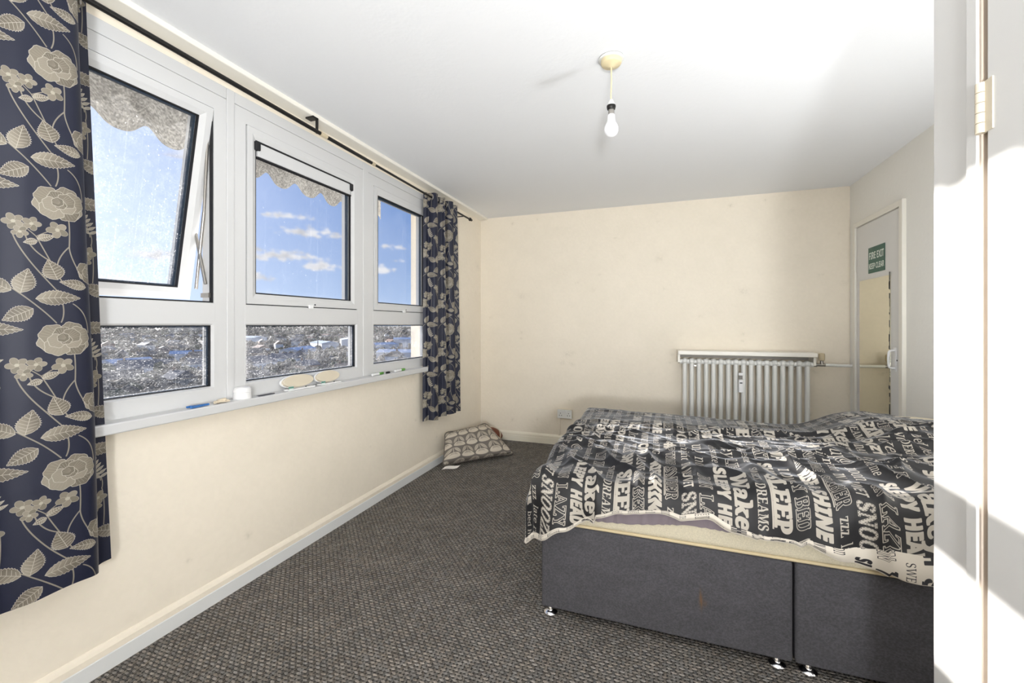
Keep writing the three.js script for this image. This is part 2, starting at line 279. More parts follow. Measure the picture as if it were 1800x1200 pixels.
// ───────────────────────── curtains and their pole ─────────────────────────
const curtainCloth = (() => {
  const UW = 840, UH = 1150, k = 1.45, W = Math.round(UW * k), H = Math.round(UH * k);
  const t = canvasTex(W, H, (c) => {
    c.scale(k, k); c.fillStyle = '#101732'; c.fillRect(0, 0, UW, UH);
    const r = rng(77), tones = ['#8b8374', '#989081', '#7d7567', '#91897a'];
    const wrap = (f) => { for (const dx of [-UW, 0, UW]) for (const dy of [-UH, 0, UH]) { c.save(); c.translate(dx, dy); f(); c.restore(); } };
    const stem = (pts, w = 9) => wrap(() => { c.strokeStyle = '#958d7f'; c.lineWidth = w; c.lineCap = 'round'; c.beginPath(); c.moveTo(...pts[0]); for (let i = 1; i < pts.length; i++) { const p = pts[i]; p.length > 2 ? c.quadraticCurveTo(...p) : c.lineTo(...p); } c.stroke(); });
    const leaf = (x, y, len, wid, ang, tone = 0) => wrap(() => {
      c.translate(x, y); c.rotate(ang); const n = 12; c.beginPath(); c.moveTo(0, 0);
      const prof = (q) => Math.sin(Math.PI * Math.pow(q, 0.72)) * wid / 2;
      for (let i = 1; i <= n; i++) { const q = i / n; c.lineTo(q * len - len / n * 0.35, -prof(q - 0.5 / n) * 1.08); c.lineTo(q * len, -prof(q) * 0.92); }
      for (let i = n - 1; i >= 0; i--) { const q = i / n; c.lineTo(q * len + len / n * 0.6, prof(q + 0.3 / n) * 1.08); c.lineTo(q * len, prof(q) * 0.92); }
      c.closePath(); const lg = c.createLinearGradient(0, -wid / 2, len * 0.4, wid / 2); lg.addColorStop(0, '#b5ada0'); lg.addColorStop(0.45, tones[tone % 4]); lg.addColorStop(1, '#736b5f'); c.fillStyle = lg; c.fill(); c.lineWidth = 3.5; c.strokeStyle = '#c0b8aa'; c.stroke();
      c.lineWidth = 4; c.beginPath(); c.moveTo(0, 0); c.lineTo(len * 0.95, 0); c.stroke(); c.lineWidth = 3;
      for (let i = 1; i < 7; i++) { const q = i / 7; c.beginPath(); c.moveTo(q * len * 0.9, 0); c.lineTo(q * len * 0.9 + len * 0.09, -prof(q) * 0.8); c.moveTo(q * len * 0.9, 0); c.lineTo(q * len * 0.9 + len * 0.09, prof(q) * 0.8); c.stroke(); }
    });
    const bloom = (x, y, R) => { const seed = rng(x * 7 + y | 0), pet = Array.from({ length: 13 }, (_, i) => [i, seed(), seed(), seed()]); wrap(() => {
      c.translate(x, y);
      for (const [i, a, b, d] of pet) {
        const ring2 = i < 7 ? 0 : i < 11 ? 1 : 2, an = i * 2.4 + a * 0.5, rr = R * [0.62, 0.36, 0.1][ring2], pr = R * [0.48, 0.36, 0.24][ring2];
        c.save(); c.translate(Math.cos(an) * rr, Math.sin(an) * rr * 0.85); c.rotate(an); c.beginPath();
        for (let q = 0; q <= 24; q++) { const th = q / 24 * 2 * Math.PI, w = pr * (1 + 0.07 * Math.sin(th * 6 + b * 6)); q ? c.lineTo(Math.cos(th) * w, Math.sin(th) * w * 1.1) : c.moveTo(Math.cos(th) * w, Math.sin(th) * w * 1.1); }
        c.closePath(); c.fillStyle = ['#787063', '#8d8576', '#9b9384', '#837b6d'][(i + (d * 3 | 0)) % 4]; c.fill(); c.lineWidth = 4; c.strokeStyle = '#c2baac'; c.stroke();
        c.lineWidth = 2.2; c.strokeStyle = '#a69e8f'; for (let q = -2; q <= 2; q++) { c.beginPath(); c.moveTo(-pr * 0.4, q * pr * 0.1); c.quadraticCurveTo(0, q * pr * 0.25, pr * 0.8, q * pr * 0.33); c.stroke(); } c.restore();
      }
    }); };
    const posy = (x, y, R) => wrap(() => { c.translate(x, y); for (let i = 0; i < 5; i++) { const an = i * 1.257 + x; c.beginPath(); c.ellipse(Math.cos(an) * R * 0.55, Math.sin(an) * R * 0.55, R * 0.5, R * 0.38, an, 0, 7); c.fillStyle = tones[i % 4]; c.fill(); c.lineWidth = 3; c.strokeStyle = '#aca495'; c.stroke(); } c.beginPath(); c.arc(0, 0, R * 0.22, 0, 7); c.fillStyle = '#bab2a2'; c.fill(); });
    const grass = (x, y) => { stem([[x, y + 120], [x - 10, y + 40, x - 60, y - 110]], 7); for (let i = 0; i < 6; i++) { leaf(x - 4 - i * 10, y + 90 - i * 34, 70 - i * 5, 24, -0.45 - 0.1 * i, 1); leaf(x - 4 - i * 10, y + 90 - i * 34, 66 - i * 5, 22, Math.PI + 0.65 - 0.12 * i, 2); } };
    // long stems first, then leaves and flowers
    stem([[610, 470], [660, 640, 620, 740]]); stem([[350, 450], [470, 560, 590, 745]]); stem([[690, 90], [560, 260, 640, 400, 715, 490]]); stem([[690, 90], [690, 180, 770, 340]]); stem([[365, 20], [400, 170, 600, 470]]); stem([[430, 0], [450, 150, 590, 240]]); stem([[700, 580], [800, 650, 800, 820]]);
    stem([[245, 0], [265, 150, 245, 360]], 7); stem([[240, 1040], [260, 1100, 245, 1160]], 7); stem([[690, 980], [700, 1080, 690, 1240]]); stem([[495, 1180], [430, 1100, 400, 1090]], 7); stem([[495, 1180], [560, 1350, 610, 1480]], 8); stem([[495, 1180], [570, 1120, 620, 1110]], 7);
    stem([[70, 370], [60, 280, 100, 200]], 8); stem([[120, 750], [40, 760, 0, 870]], 8);
    leaf(350, 470, 210, 110, Math.PI + 0.48, 0); leaf(400, 490, 200, 130, -1.35, 1); leaf(610, 380, 170, 130, -1.9, 2); leaf(800, 420, 180, 82, Math.PI + 0.12, 1); leaf(480, 540, 270, 120, -0.06, 1); leaf(465, 620, 190, 120, Math.PI - 0.5, 2); leaf(70, 730, 190, 110, -0.95, 1); leaf(125, 770, 285, 110, 0.06, 1); leaf(70, 330, 110, 90, 0.05, 0);
    leaf(500, 1200, 110, 55, -0.35, 1); leaf(500, 1215, 80, 50, Math.PI - 0.25, 2); leaf(75, 220, 90, 46, -0.15, 1);
    grass(240, 960); bloom(640, 880, 150); bloom(10, 280, 105); posy(370, 1070, 62); posy(470, 1080, 55); posy(405, 1150, 48); posy(620, 1110, 66); posy(105, 70, 58); posy(215, 85, 60); posy(190, 160, 50); posy(90, 120, 40);
  });
  t.repeat.set(1 / 0.30, 1 / 0.41);
  const weave = (() => { const r = rng(3); return every(dataTex(128, 128, (i, j) => { const k = 120 + 60 * Math.sin(i * Math.PI / 2 + j * Math.PI / 4) + 40 * r(); return [k, k, k]; }, false), 0.06); })();
  return phys({ map: t, bumpMap: weave, bumpScale: 0.0003, roughness: 0.55, sheen: 0.1, sheenColor: sRGB(150, 160, 190), sheenRoughness: 0.5, transmission: 0.22, thickness: 0 });
})();
const poleX = -1.80, poleH = (D) => 2.317 - 0.0125 * (D - 0.87);
function curtain(name, label, path, hem, spread, off) {
  const root = thing(name, label, 'curtain', [0, 0, 0], 'navy floral curtains');
  const curve = new THREE.CatmullRomCurve3(path.map(([D, X]) => new THREE.Vector3(D, X, 0)), false, 'centripetal'); curve.arcLengthDivisions = 600;
  const len = curve.getLength(), N = 180, Mv = 80, p = new THREE.Vector3(), tg = new THREE.Vector3(), c0 = path[0][0];
  const at = (u, v, s) => {
    curve.getPointAt(u, p); curve.getTangentAt(u, tg);
    const top = poleH(p.x) + 0.036, h = lerp(hem + 0.006 * Math.sin(u * 19), top, v), low = 1 - v, wob = 0.010 * low * fbm(u * 7, v * 2.2, off, 2);
    const D = p.x + spread(u, low) + wob, X = p.y + 0.014 * low * fbm(u * 5, v * 1.7, off + 5, 2);
    return V(X - tg.x * s, h, D + tg.y * s);
  };
  const uv = (u, v) => [u * len + off, v * (2.32 - hem) + hem * 0.37];
  part('cloth', [grid(N, Mv, (u, v) => at(u, v, 0), uv), grid(N, Mv, (u, v) => at(u, v, 0.0022), uv, true)], curtainCloth, root);
  for (let i = 0; i < path.eyelets.length; i++) {
    const D = path.eyelets[i], g = new THREE.TorusGeometry(0.023, 0.0045, 8, 24); g.rotateY((i % 2 ? 1 : -1) * 0.5).translate(poleX, poleH(D), -D);
    part('eyelet', g, M.steel, root);
  }
  return root;
}
const nearPath = [[0.30, -1.82], [0.345, -1.775], [0.40, -1.77], [0.455, -1.79], [0.52, -1.765], [0.585, -1.768], [0.64, -1.785], [0.70, -1.762], [0.765, -1.752], [0.815, -1.752], [0.838, -1.766], [0.846, -1.79], [0.852, -1.815], [0.872, -1.832], [0.895, -1.83]];
nearPath.eyelets = [0.36, 0.46, 0.60, 0.72, 0.845];
curtain('curtain', 'navy floral curtain hanging at the near end of the pole', nearPath, 0.417, (u, low) => 0.05 * low * u - 0.02 * (1 - low) * u, 0.02);
const farPath = [[3.058, -1.852]]; for (let i = 0; i <= 34; i++) { const q = i / 34; farPath.push([lerp(3.072, 3.52, q) + 0.010 * Math.sin(i * 1.7), poleX + 0.006 - (0.038 + 0.010 * Math.sin(i * 0.9)) * Math.cos(q * Math.PI * 2 * 3.75)]); }
farPath.eyelets = [0, 1, 2, 3, 4, 5, 6].map((i) => lerp(3.072, 3.52, (i + 0.5) / 7.5));
curtain('curtain', 'navy floral curtain bunched at the far end of the pole', farPath, 0.446, (u, low) => (u - 0.15) * 0.10 * low, 0.31);
{
  const o = thing('curtain_pole', 'thin black curtain pole running above the windows', 'curtain pole');
  part('thick_rod', [rod([poleX, poleH(0.1), 0.1], [poleX, poleH(2.36), 2.36], 0.0105)], M.blackIron, o);
  part('thin_rod', [rod([poleX, poleH(2.36), 2.34], [poleX, poleH(3.83), 3.83], 0.008)], M.blackIron, o);
  part('finial', [lathe([[0, 0], [0.009, 0], [0.0095, 0.008], [0.016, 0.014], [0.017, 0.024], [0.011, 0.032], [0.009, 0.052], [0.011, 0.058], [0, 0.062]], 20).rotateX(-Math.PI / 2).translate(poleX, poleH(3.83), -3.825)], M.blackIron, o);
  part('joint_tape', [rod([poleX, poleH(1.9), 1.885], [poleX, poleH(1.93), 1.935], 0.0122)], M.agedBeige, o);
  part('joint_tape', [rod([poleX, poleH(2.33), 2.33], [poleX, poleH(2.36), 2.362], 0.0115)], M.agedBeige, o);
  part('bracket', [rb(poleX - 0.005, poleX + 0.005, poleH(1.86) - 0.012, 2.379, 1.855, 1.869, 0.002), rb(poleX - 0.05, poleX + 0.005, 2.369, 2.379, 1.83, 1.869, 0.002)], M.blackIron, o);
  part('bracket', [rod([WL, poleH(0.47), 0.47], [poleX, poleH(0.47), 0.47], 0.005, 8)], M.blackIron, o);
  part('bracket', [rod([WL, poleH(3.72), 3.72], [poleX, poleH(3.72), 3.72], 0.005, 8)], M.blackIron, o);
}

// ───────────────────────── things on the window board ─────────────────────────
const SILL = 0.893;
{
  const peg = thing('clothes_peg', 'blue plastic clothes peg lying on the window board', 'clothes peg', [-1.835, SILL, 1.25]);
  const blue = std({ color: sRGB(52, 110, 178), roughness: 0.4 });
  for (const s of [-1, 1]) part('jaw', [rb(-0.004, 0.004, 0.002, 0.010, -0.042, 0.042, 0.002).rotateY(s * 0.14).translate(s * 0.007, 0, 0)], blue, peg);
  part('spring', [new THREE.TorusGeometry(0.007, 0.0016, 8, 20).rotateX(Math.PI / 2).translate(0, 0.007, 0)], M.steel, peg);
  const cork = thing('crumpled_string', 'small tangle of pale string beside the blue peg', 'string', [-1.84, SILL, 1.345]);
  const r = rng(12), pts = []; for (let i = 0; i < 26; i++) pts.push(new THREE.Vector3((r() - 0.5) * 0.03, 0.0035 + r() * 0.014, (r() - 0.5) * 0.075));
  part('strand', [tube(pts, 0.003, 160, 6, true)], std({ color: sRGB(228, 214, 190), roughness: 0.9 }), cork);
  const tub = thing('plastic_tub', 'small upturned white plastic tub on the window board', 'tub', [-1.858, SILL, 1.465]);
  part('body', [lathe([[0, 0.056], [0.024, 0.055], [0.032, 0.051], [0.035, 0.045], [0.037, 0.006], [0.039, 0.005], [0.039, 0], [0.034, 0]], 36)], M.whitePlastic, tub);
  part('ridge', [new THREE.TorusGeometry(0.0363, 0.0014, 8, 40).rotateX(Math.PI / 2).translate(0, 0.032, 0)], M.whitePlastic, tub);
  const comb = thing('hair_comb', 'dark slim comb lying beside the white tub', 'comb', [-1.835, SILL, 1.575]);
  part('spine', [rb(-0.004, 0.004, 0.0005, 0.005, -0.045, 0.045, 0.002)], std({ color: sRGB(70, 70, 78), roughness: 0.4 }), comb);
  part('teeth', Array.from({ length: 22 }, (_, i) => bx(-0.018, -0.003, 0.001, 0.004, -0.04 + i * 0.0037, -0.0385 + i * 0.0037)), std({ color: sRGB(120, 120, 126), roughness: 0.4 }), comb).userData.kind = 'stuff';
}
function airFreshener(D, label, len) {                               // oval cream block in a white clip-in holder leaning on the frame, with a green printed tab
  const o = thing('air_freshener', label, 'air freshener', [-1.853, SILL, D], 'cream ovals on the window board');
  const n = 40, oval = (q, a, b) => [Math.cos(q) * a, Math.sin(q) * b];
  const shape = (a, b) => { const s = new THREE.Shape(); for (let i = 0; i <= n; i++) { const [x, y] = oval(i / n * 2 * Math.PI, a, b); i ? s.lineTo(x, y) : s.moveTo(x, y); } return s; };
  const tilt = (g) => g.rotateY(Math.PI / 2).rotateZ(0.28).translate(-0.012, 0.041, 0);
  part('block', [tilt(new THREE.ExtrudeGeometry(shape(len * 0.45, 0.029), { depth: 0.012, bevelEnabled: true, bevelSize: 0.004, bevelThickness: 0.004, bevelSegments: 3, curveSegments: 8 }))], M.cream, o);
  part('holder', [tilt(new THREE.ExtrudeGeometry(shape(len * 0.5, 0.034), { depth: 0.004, bevelEnabled: true, bevelSize: 0.002, bevelThickness: 0.002, bevelSegments: 2 }).translate(0, 0, -0.006)), rb(-0.012, 0.026, 0, 0.008, -len * 0.42, len * 0.42, 0.003)], M.whitePlastic, o);
  const tabTex = canvasTex(64, 64, (c) => { c.fillStyle = '#e9eeec'; c.fillRect(0, 0, 64, 64); c.fillStyle = '#5e8f80'; c.fillRect(0, 4, 64, 28); c.fillStyle = '#b9cbc4'; c.fillRect(0, 44, 64, 6); });
  const tab = part('printed_tab', grid(1, 1, (u, v) => V(0.0275, lerp(0.001, 0.024, v), lerp(-0.016, 0.016, u)), null, true), std({ map: tabTex, roughness: 0.5 }), o); tab.position.z = len * 0.36;
  part('insect', [new THREE.SphereGeometry(0.004, 8, 6).scale(0.7, 0.6, 1.4).translate(0.022, 0.010, -len * 0.12)], M.gasket, o);
}
airFreshener(1.79, 'cream oval air freshener nearer the white tub', 0.215);
airFreshener(2.005, 'cream oval air freshener farther along the window board', 0.19);
function markerPen(D, label, turn) {
  const o = thing('marker_pen', label, 'pen', [-1.838, SILL + 0.0085, D], 'pens on the window board'); o.rotation.y = turn;
  const green = std({ color: sRGB(92, 160, 62), roughness: 0.4 });
  part('barrel', [rod([0, 0, -0.045], [0, 0, 0.03], 0.0078)], M.whitePlastic, o);
  part('cap', [lathe([[0, 0], [0.007, 0.001], [0.0084, 0.004], [0.0084, 0.05], [0, 0.05]], 18).rotateX(-Math.PI / 2).translate(0, 0, -0.028)], green, o);
}
markerPen(2.43, 'green capped white pen nearer the middle window', 0.05);
markerPen(2.69, 'green capped white pen nearer the far curtain', 0.02);
{
  const o = thing('pen_cap', 'small black cap lying between the green pens', 'cap', [-1.838, SILL, 2.56]);
  part('tube', [lathe([[0, 0], [0.006, 0.001], [0.006, 0.04], [0.004, 0.042], [0, 0.042]], 14).rotateX(-Math.PI / 2).translate(0, 0.006, 0.02)], M.gasket, o);
  part('clip', [bx(-0.002, 0.002, 0.0115, 0.014, -0.018, 0.016)], M.gasket, o);
}

// ───────────────────────── bed ─────────────────────────
const BX0 = -0.49, BX1 = 1.42, BD0 = 1.762, BD1 = 3.10;
const weaveBump = (() => { const r = rng(4), n = 256, q = Array.from({ length: n * n }, () => r()); return every(dataTex(n, n, (i, j) => { const k = 90 + 70 * (((i >> 1) + (j >> 1)) % 2) + 90 * q[j * n + i]; return [k, k, k]; }, false), 0.16); })();
const divanMap = (stain) => dataTex(1024, 512, (() => { const a = tileNoise(10, 41), b = tileNoise(200, 42), r = rng(43); return (i, j) => {
  const u = i / 1024, v = j / 512; let k = (0.78 + 0.10 * a(u, v) + 0.25 * b(u, v * 0.5) + 0.22 * r()) * (((i >> 1) + (j >> 1)) % 2 ? 1.05 : 0.94), c = [70 * k, 69 * k, 73 * k];
  if (stain) { const d = ((u - 0.675) / 0.006) ** 2 + ((v - 0.45 + 0.02 * Math.sin(u * 400)) / 0.075) ** 2, e = Math.exp(-d * (0.7 + 0.6 * b(u * 3, v * 3))), f = Math.exp(-(((u - 0.69) / 0.008) ** 2 + ((v - 0.42) / 0.03) ** 2)) * b(u * 4, v * 4); const g = clamp(e * 0.8 + f * 0.6, 0, 1); c = [lerp(c[0], 112, g), lerp(c[1], 78, g), lerp(c[2], 48, g)]; }
  else { const d = ((u - 0.47) / 0.02) ** 2 + ((v - 0.93) / 0.03) ** 2, g = Math.exp(-d) * b(u * 4, v * 4); c = [lerp(c[0], 190, g), lerp(c[1], 170, g), lerp(c[2], 140, g)]; }
  return c; }; })());
{
  const o = thing('divan_base', 'dark grey upholstered divan bed base on chrome glides', 'bed base', [0, 0, 0]);
  const half = (X0, X1, stain) => {
    const g = new RoundedBoxGeometry(X1 - X0, 0.36, BD1 - BD0, 3, 0.012).translate((X0 + X1) / 2, 0.215, -(BD0 + BD1) / 2), p = g.attributes.position, n = g.attributes.normal, uv = new Float32Array(p.count * 2);
    for (let i = 0; i < p.count; i++) { const side = Math.abs(n.getX(i)) > 0.7; uv[2 * i] = side ? -p.getZ(i) : (p.getX(i) - X0) / (X1 - X0); uv[2 * i + 1] = Math.abs(n.getY(i)) > 0.7 ? -p.getZ(i) : (p.getY(i) - 0.035) / 0.36; }
    g.setAttribute('uv', new THREE.BufferAttribute(uv, 2));
    part('base_section', g, std({ map: divanMap(stain), roughness: 0.95, bumpMap: weaveBump, bumpScale: 0.0008 }), o);
  };
  half(BX0, 0.437, true); half(0.444, BX1, false);
  const foot = () => lathe([[0, 0], [0.026, 0], [0.029, 0.004], [0.028, 0.010], [0.016, 0.016], [0.010, 0.020], [0.010, 0.038], [0, 0.038]], 28);
  for (const X of [BX0 + 0.035, 0.437 - 0.045, 0.444 + 0.045, BX1 - 0.04]) for (const D of [BD0 + 0.025, BD1 - 0.04]) part('glide', foot().translate(X, 0, -D), M.chrome, o);
}
{
  const o = thing('mattress', 'cream mattress on the grey divan base', 'mattress');
  const tick = (() => { const a = tileNoise(128, 51); return every(dataTex(256, 256, (i, j) => { const k = 0.9 + 0.1 * a(i / 256, j / 256) - 0.05 * ((i + j) % 4 === 0); return [206 * k, 197 * k, 174 * k]; }), 0.3); })();
  part('body', [rb(BX0 + 0.005, BX1 - 0.005, 0.396, 0.565, BD0 - 0.002, BD1, 0.03, 4)], std({ map: tick, roughness: 0.9 }), o);
  const piping = (h, q) => [rod([BX0 + 0.03, h, BD0 + q], [BX1 - 0.03, h, BD0 + q], 0.006, 10), rod([BX0 + 0.008, h, BD0 + 0.03], [BX0 + 0.008, h, BD1 - 0.03], 0.006, 10)];
  part('piping', piping(0.403, 0.002), std({ color: sRGB(196, 180, 146), roughness: 0.9 }), o);
}
{
  const sheetMap = std({ color: sRGB(122, 112, 118), roughness: 0.9, bumpMap: weaveBump, bumpScale: 0.0004 });
  const hem = (X) => 0.43 + 0.042 * sstep(X, -0.4, 0.15) + 0.004 * Math.sin(X * 14);
  // over the top and down the camera side of the mattress, gathered in small pleats along the hem
  const g = grid(240, 40, (u, v) => {
    const X = lerp(BX0 + 0.002, BX1 - 0.01, u), pl = 0.0035 * Math.sin(X * 150 + 5 * fbm(X * 6, 1, 0, 2) * 4);
    if (v < 0.5) { const h = lerp(hem(X), 0.55, v * 2); return V(X + 0.03 * v, h, BD0 - 0.010 + pl * (1 - v) - 0.003 * fbm(X * 9, h * 20, 3, 2)); }
    const q = (v - 0.5) * 2; return V(X, 0.55 + 0.02 * Math.min(1, q * 12), lerp(BD0 - 0.008, BD1 - 0.01, q));
  });
  const o = part('fitted_sheet', [g], sheetMap, scene); tag(o, 'mauve grey fitted sheet on the mattress below the duvet', 'sheet');
}
// duvet
const NAVY = '#0b0a0e', INK = '#aaa398';
function wordsCanvas(back, ink) {
  return canvasTex(1100, 1640, (c, W, H) => {
    c.fillStyle = back; c.fillRect(0, 0, W, H); c.textBaseline = 'middle';
    // every column is read downwards, towards the foot of the picture; letters are fitted to length and width
    const word = (txt, x, y, len, wid, font, style = 'fill', rule = 0) => {
      c.save(); c.translate(x, y); c.rotate(Math.PI / 2);
      c.font = font; const m = c.measureText(txt).width; c.scale(len / m, wid / 76); c.fillStyle = ink; c.strokeStyle = ink; c.lineJoin = 'round';
      if (style === 'outline') { c.lineWidth = 7; c.strokeText(txt, 0, 0); c.fillStyle = back; c.fillText(txt, 0, 0); c.lineWidth = 1.6; c.strokeText(txt, 0, 0); }
      else if (style === 'inline') { c.lineWidth = 6; c.strokeText(txt, 0, 0); c.fillText(txt, 0, 0); c.lineWidth = 2.6; c.strokeStyle = back; c.setLineDash([9, 6]); c.strokeText(txt, 0, 0); }
      else { if (style === 'heavy') { c.lineWidth = 9; c.strokeText(txt, 0, 0); } c.fillText(txt, 0, 0); }
      c.restore();
      if (rule) { c.fillStyle = ink; c.fillRect(x - wid * 0.62, y + len * 0.04, rule, len * 0.92); }
    };
    const B = 'bold 100px sans-serif', S = 'bold 100px serif', R = '100px serif', I = 'italic 100px serif', A = '100px sans-serif';
    const cols = [
      [[['RISE', 560, 215, 80, B, 'heavy'], ['&', 785, 60, 74, S, 'fill'], ['SHINE', 856, 385, 88, B, 'heavy'], ['MORNING', 40, 330, 62, S, 'fill'], ['shhh', 400, 130, 70, I, 'fill'], ['bed head', 1280, 330, 66, I, 'fill']], 0],
      [[['SLUMBER', 540, 500, 84, S, 'outline', 8], ['zzz', 1075, 130, 60, S, 'fill'], ['#', 30, 130, 100, A, 'heavy'], ['NAP TIME', 190, 320, 70, B, 'outline'], ['late riser', 1240, 380, 62, I, 'fill']], 1],
      [[['IN MY DUVET', 500, 465, 70, B, 'fill'], ['SNOOZE', 985, 500, 94, S, 'inline'], ['night night', 40, 430, 64, I, 'fill'], ['#', 1520, 100, 84, A, 'heavy']], 2],
      [[['BORN', 740, 225, 84, S, 'outline'], ['LAZY', 1000, 330, 88, R, 'outline'], ['up @', 60, 280, 96, I, 'fill'], ['noon', 380, 240, 84, I, 'fill'], ['HUSH', 1380, 230, 76, B, 'heavy']], 3],
      [[['SLEEPY', 650, 365, 82, B, 'heavy'], ['HEAD', 1040, 290, 82, B, 'heavy'], ['drinks make me', 60, 500, 58, I, 'fill'], ['ZZZ', 1380, 200, 84, S, 'inline']], 4],
      [[['Wakey', 690, 620, 98, I, 'heavy'], ['wakey', 40, 300, 84, I, 'fill'], ['LIE IN', 380, 260, 84, B, 'outline'], ['MIDDAY', 1360, 240, 66, S, 'fill']], 5],
      [[['SWEET', 620, 230, 52, R, 'fill'], ['DREAMS', 900, 345, 64, S, 'fill'], ['tea makes me', 40, 420, 58, I, 'fill'], ['DOZY', 1290, 300, 70, B, 'heavy']], 6],
      [[['SLEEP', 720, 520, 98, S, 'heavy', 10], ['TIGHT', 40, 320, 96, S, 'outline'], ['SHH', 400, 240, 90, B, 'heavy'], ['lovely', 1280, 320, 88, I, 'fill']], 7],
      [[['MY BED', 780, 450, 78, S, 'outline'], ['I LOVE', 480, 250, 76, B, 'fill'], ['COMFY', 60, 340, 84, B, 'heavy'], ['WONDERFUL', 1270, 330, 66, S, 'fill']], 8],
    ];
    const step = W / 9;
    for (const [words, i] of cols) for (const [txt, y, len, wid, font, style, rule] of words) for (const dy of [0, -H]) word(txt, (i + 0.5) * step, y + dy, len * 0.97, wid * 1.08, font, style, rule);
  });
}
const duvetFront = wordsCanvas(NAVY, INK), duvetBack = wordsCanvas('#c9c1b4', '#1c1a20');
for (const t of [duvetFront, duvetBack]) t.repeat.set(1 / 0.55, 1 / 0.82);
const cloth = (map) => phys({ map, roughness: 0.6, ior: 1.5, sheen: 1, sheenColor: sRGB(215, 220, 230), sheenRoughness: 0.7, bumpMap: weaveBump, bumpScale: 0.0002 });
{
  const o = thing('duvet', 'black duvet printed with white bedtime words spread over the bed', 'duvet');
  const X0 = -0.475, D0 = 1.80, D1 = 3.05, SX1 = 1.36;
  const hemTable = [[-0.85, 0.36], [-0.60, 0.335], [-0.48, 0.345], [-0.38, 0.40], [-0.28, 0.45], [-0.15, 0.495], [0.0, 0.517], [0.08, 0.507], [0.15, 0.513], [0.25, 0.485], [0.42, 0.483], [0.5, 0.465], [0.65, 0.435], [0.85, 0.405], [1.5, 0.375]];
  const hemAt = (s) => { for (let i = 1; i < hemTable.length; i++) if (s <= hemTable[i][0]) return lerp(hemTable[i - 1][1], hemTable[i][1], sstep(s, hemTable[i - 1][0], hemTable[i][0])); return hemTable.at(-1)[1]; };
  const ridge = (x) => { const a = 1 - Math.abs(x) * 3.2; return a > 0 ? a * a : 0; };
  const topH = (X, D) => {
    let h = 0.622 + 0.040 * sstep(X, -0.5, 0.75) * (1 - sstep(D, 2.6, 3.0)) + 0.018 * sstep(D, 2.4, 3.0) - 0.022 * sstep(X, -0.1, 0.6) * (1 - sstep(X, 0.7, 1.0)) * sstep(D, 2.3, 2.9);
    h += 0.085 * sstep(X, 0.72, 1.08) * sstep(D, 2.25, 2.55) + 0.03 * sstep(X, 0.5, 1.0) * (1 - sstep(D, 2.0, 2.4));
    h -= 0.032 * (1 - sstep(D, 1.78, 2.25));                                                                  // rounds down to the near edge
    h += 0.018 * fbm(X * 1.4 + 3, D * 2.6 + 1, 0.3, 2);
    const wx = X + 0.09 * fbm(X * 3, D * 3, 9, 2), wd = D + 0.09 * fbm(X * 3 + 5, D * 3, 4, 2), near = 1 - sstep(D, 1.95, 2.3), mid = sstep(D, 1.95, 2.15) * (1 - sstep(D, 2.55, 2.8));
    h += 0.030 * mid * ridge(fbm(wx * 1.5 + 2, wd * 5.4 - wx * 0.9, 1.7, 2));                                   // creases lying along the bed
    h += 0.014 * mid * ridge(fbm(wx * 4 + 8, wd * 9 + wx * 2.5, 2.2, 2));
    h += 0.034 * near * ridge(fbm(wx * 5.2 + wd * 1.5 + 1, wd * 2.2 + 4, 6.1, 2));                              // gathers running to the near edge
    h += 0.008 * (1 - mid) * ridge(fbm(wx * 3 + 8, wd * 5, 2.2, 2));
    return h + 0.004 * fbm(X * 22, D * 22, 3, 2);
  };
  const R = 0.055, bend = (q) => (q <= 0 ? [0, 0] : q < R * Math.PI / 2 ? [R * Math.sin(q / R), R * (1 - Math.cos(q / R))] : [R + (q - R * Math.PI / 2) * 0.10, R + (q - R * Math.PI / 2)]);
  const P = (s, t) => {
    const [oa, da] = bend(X0 - s), [ob, db] = bend(D0 - t), [oc, dc] = bend(t - D1);
    const X = s < X0 ? X0 - oa : s, D = t < D0 ? D0 - ob : t > D1 ? D1 + oc : t, base = topH(clamp(s, X0, 2), clamp(t, D0 - 0.02, D1));
    const m = Math.max(da, db, dc), drop = m + 0.05 * Math.min(Math.max(da, dc), db);
    const fold = sstep(m, 0.03, 0.2) * (0.014 * Math.sin(s * 27 + 3 * fbm(s * 4, t, 1, 2)) + 0.034 * fbm(s * 8, t * 3, 5, 2));
    return V(X - (da > db ? fold : 0.3 * fold), base - drop, D - (db >= da ? fold + 0.012 * sstep(m, 0.02, 0.1) : 0));
  };
  const sA = -0.72, tB = 3.25, NS = 330, NT = 300;
  const hemT = (s) => { const b = topH(clamp(s, X0, 2), D0); return D0 - (Math.max(0.05, b - hemAt(s)) - R + R * Math.PI / 2); };
  const right = (q) => SX1 - 0.13 * sstep(q, 2.4, 3.1);
  const flap = (s) => 0.012 + 0.065 * sstep(s, 0.42, 0.75) + 0.012 * Math.max(0, Math.sin(s * 9));              // how far the pale reverse rolls into view
  const st = (u, v) => { const sMid = lerp(sA, SX1, u), t = lerp(hemT(sMid) + flap(sMid), tB, v); return [lerp(sA, right(t), u), t]; };
  part('printed_face', grid(NS, NT, (u, v) => P(...st(u, v)), (u, v) => { const [s, t] = st(u, v); return [s + 0.06, t + 0.22]; }), cloth(duvetFront), o);
  const roll = (u, v) => { const s = lerp(sA, SX1, u), f = flap(s), t = hemT(s) + f * (1 - v), p = P(s, t); p.z += 0.006 * Math.sin(v * Math.PI); return p; };
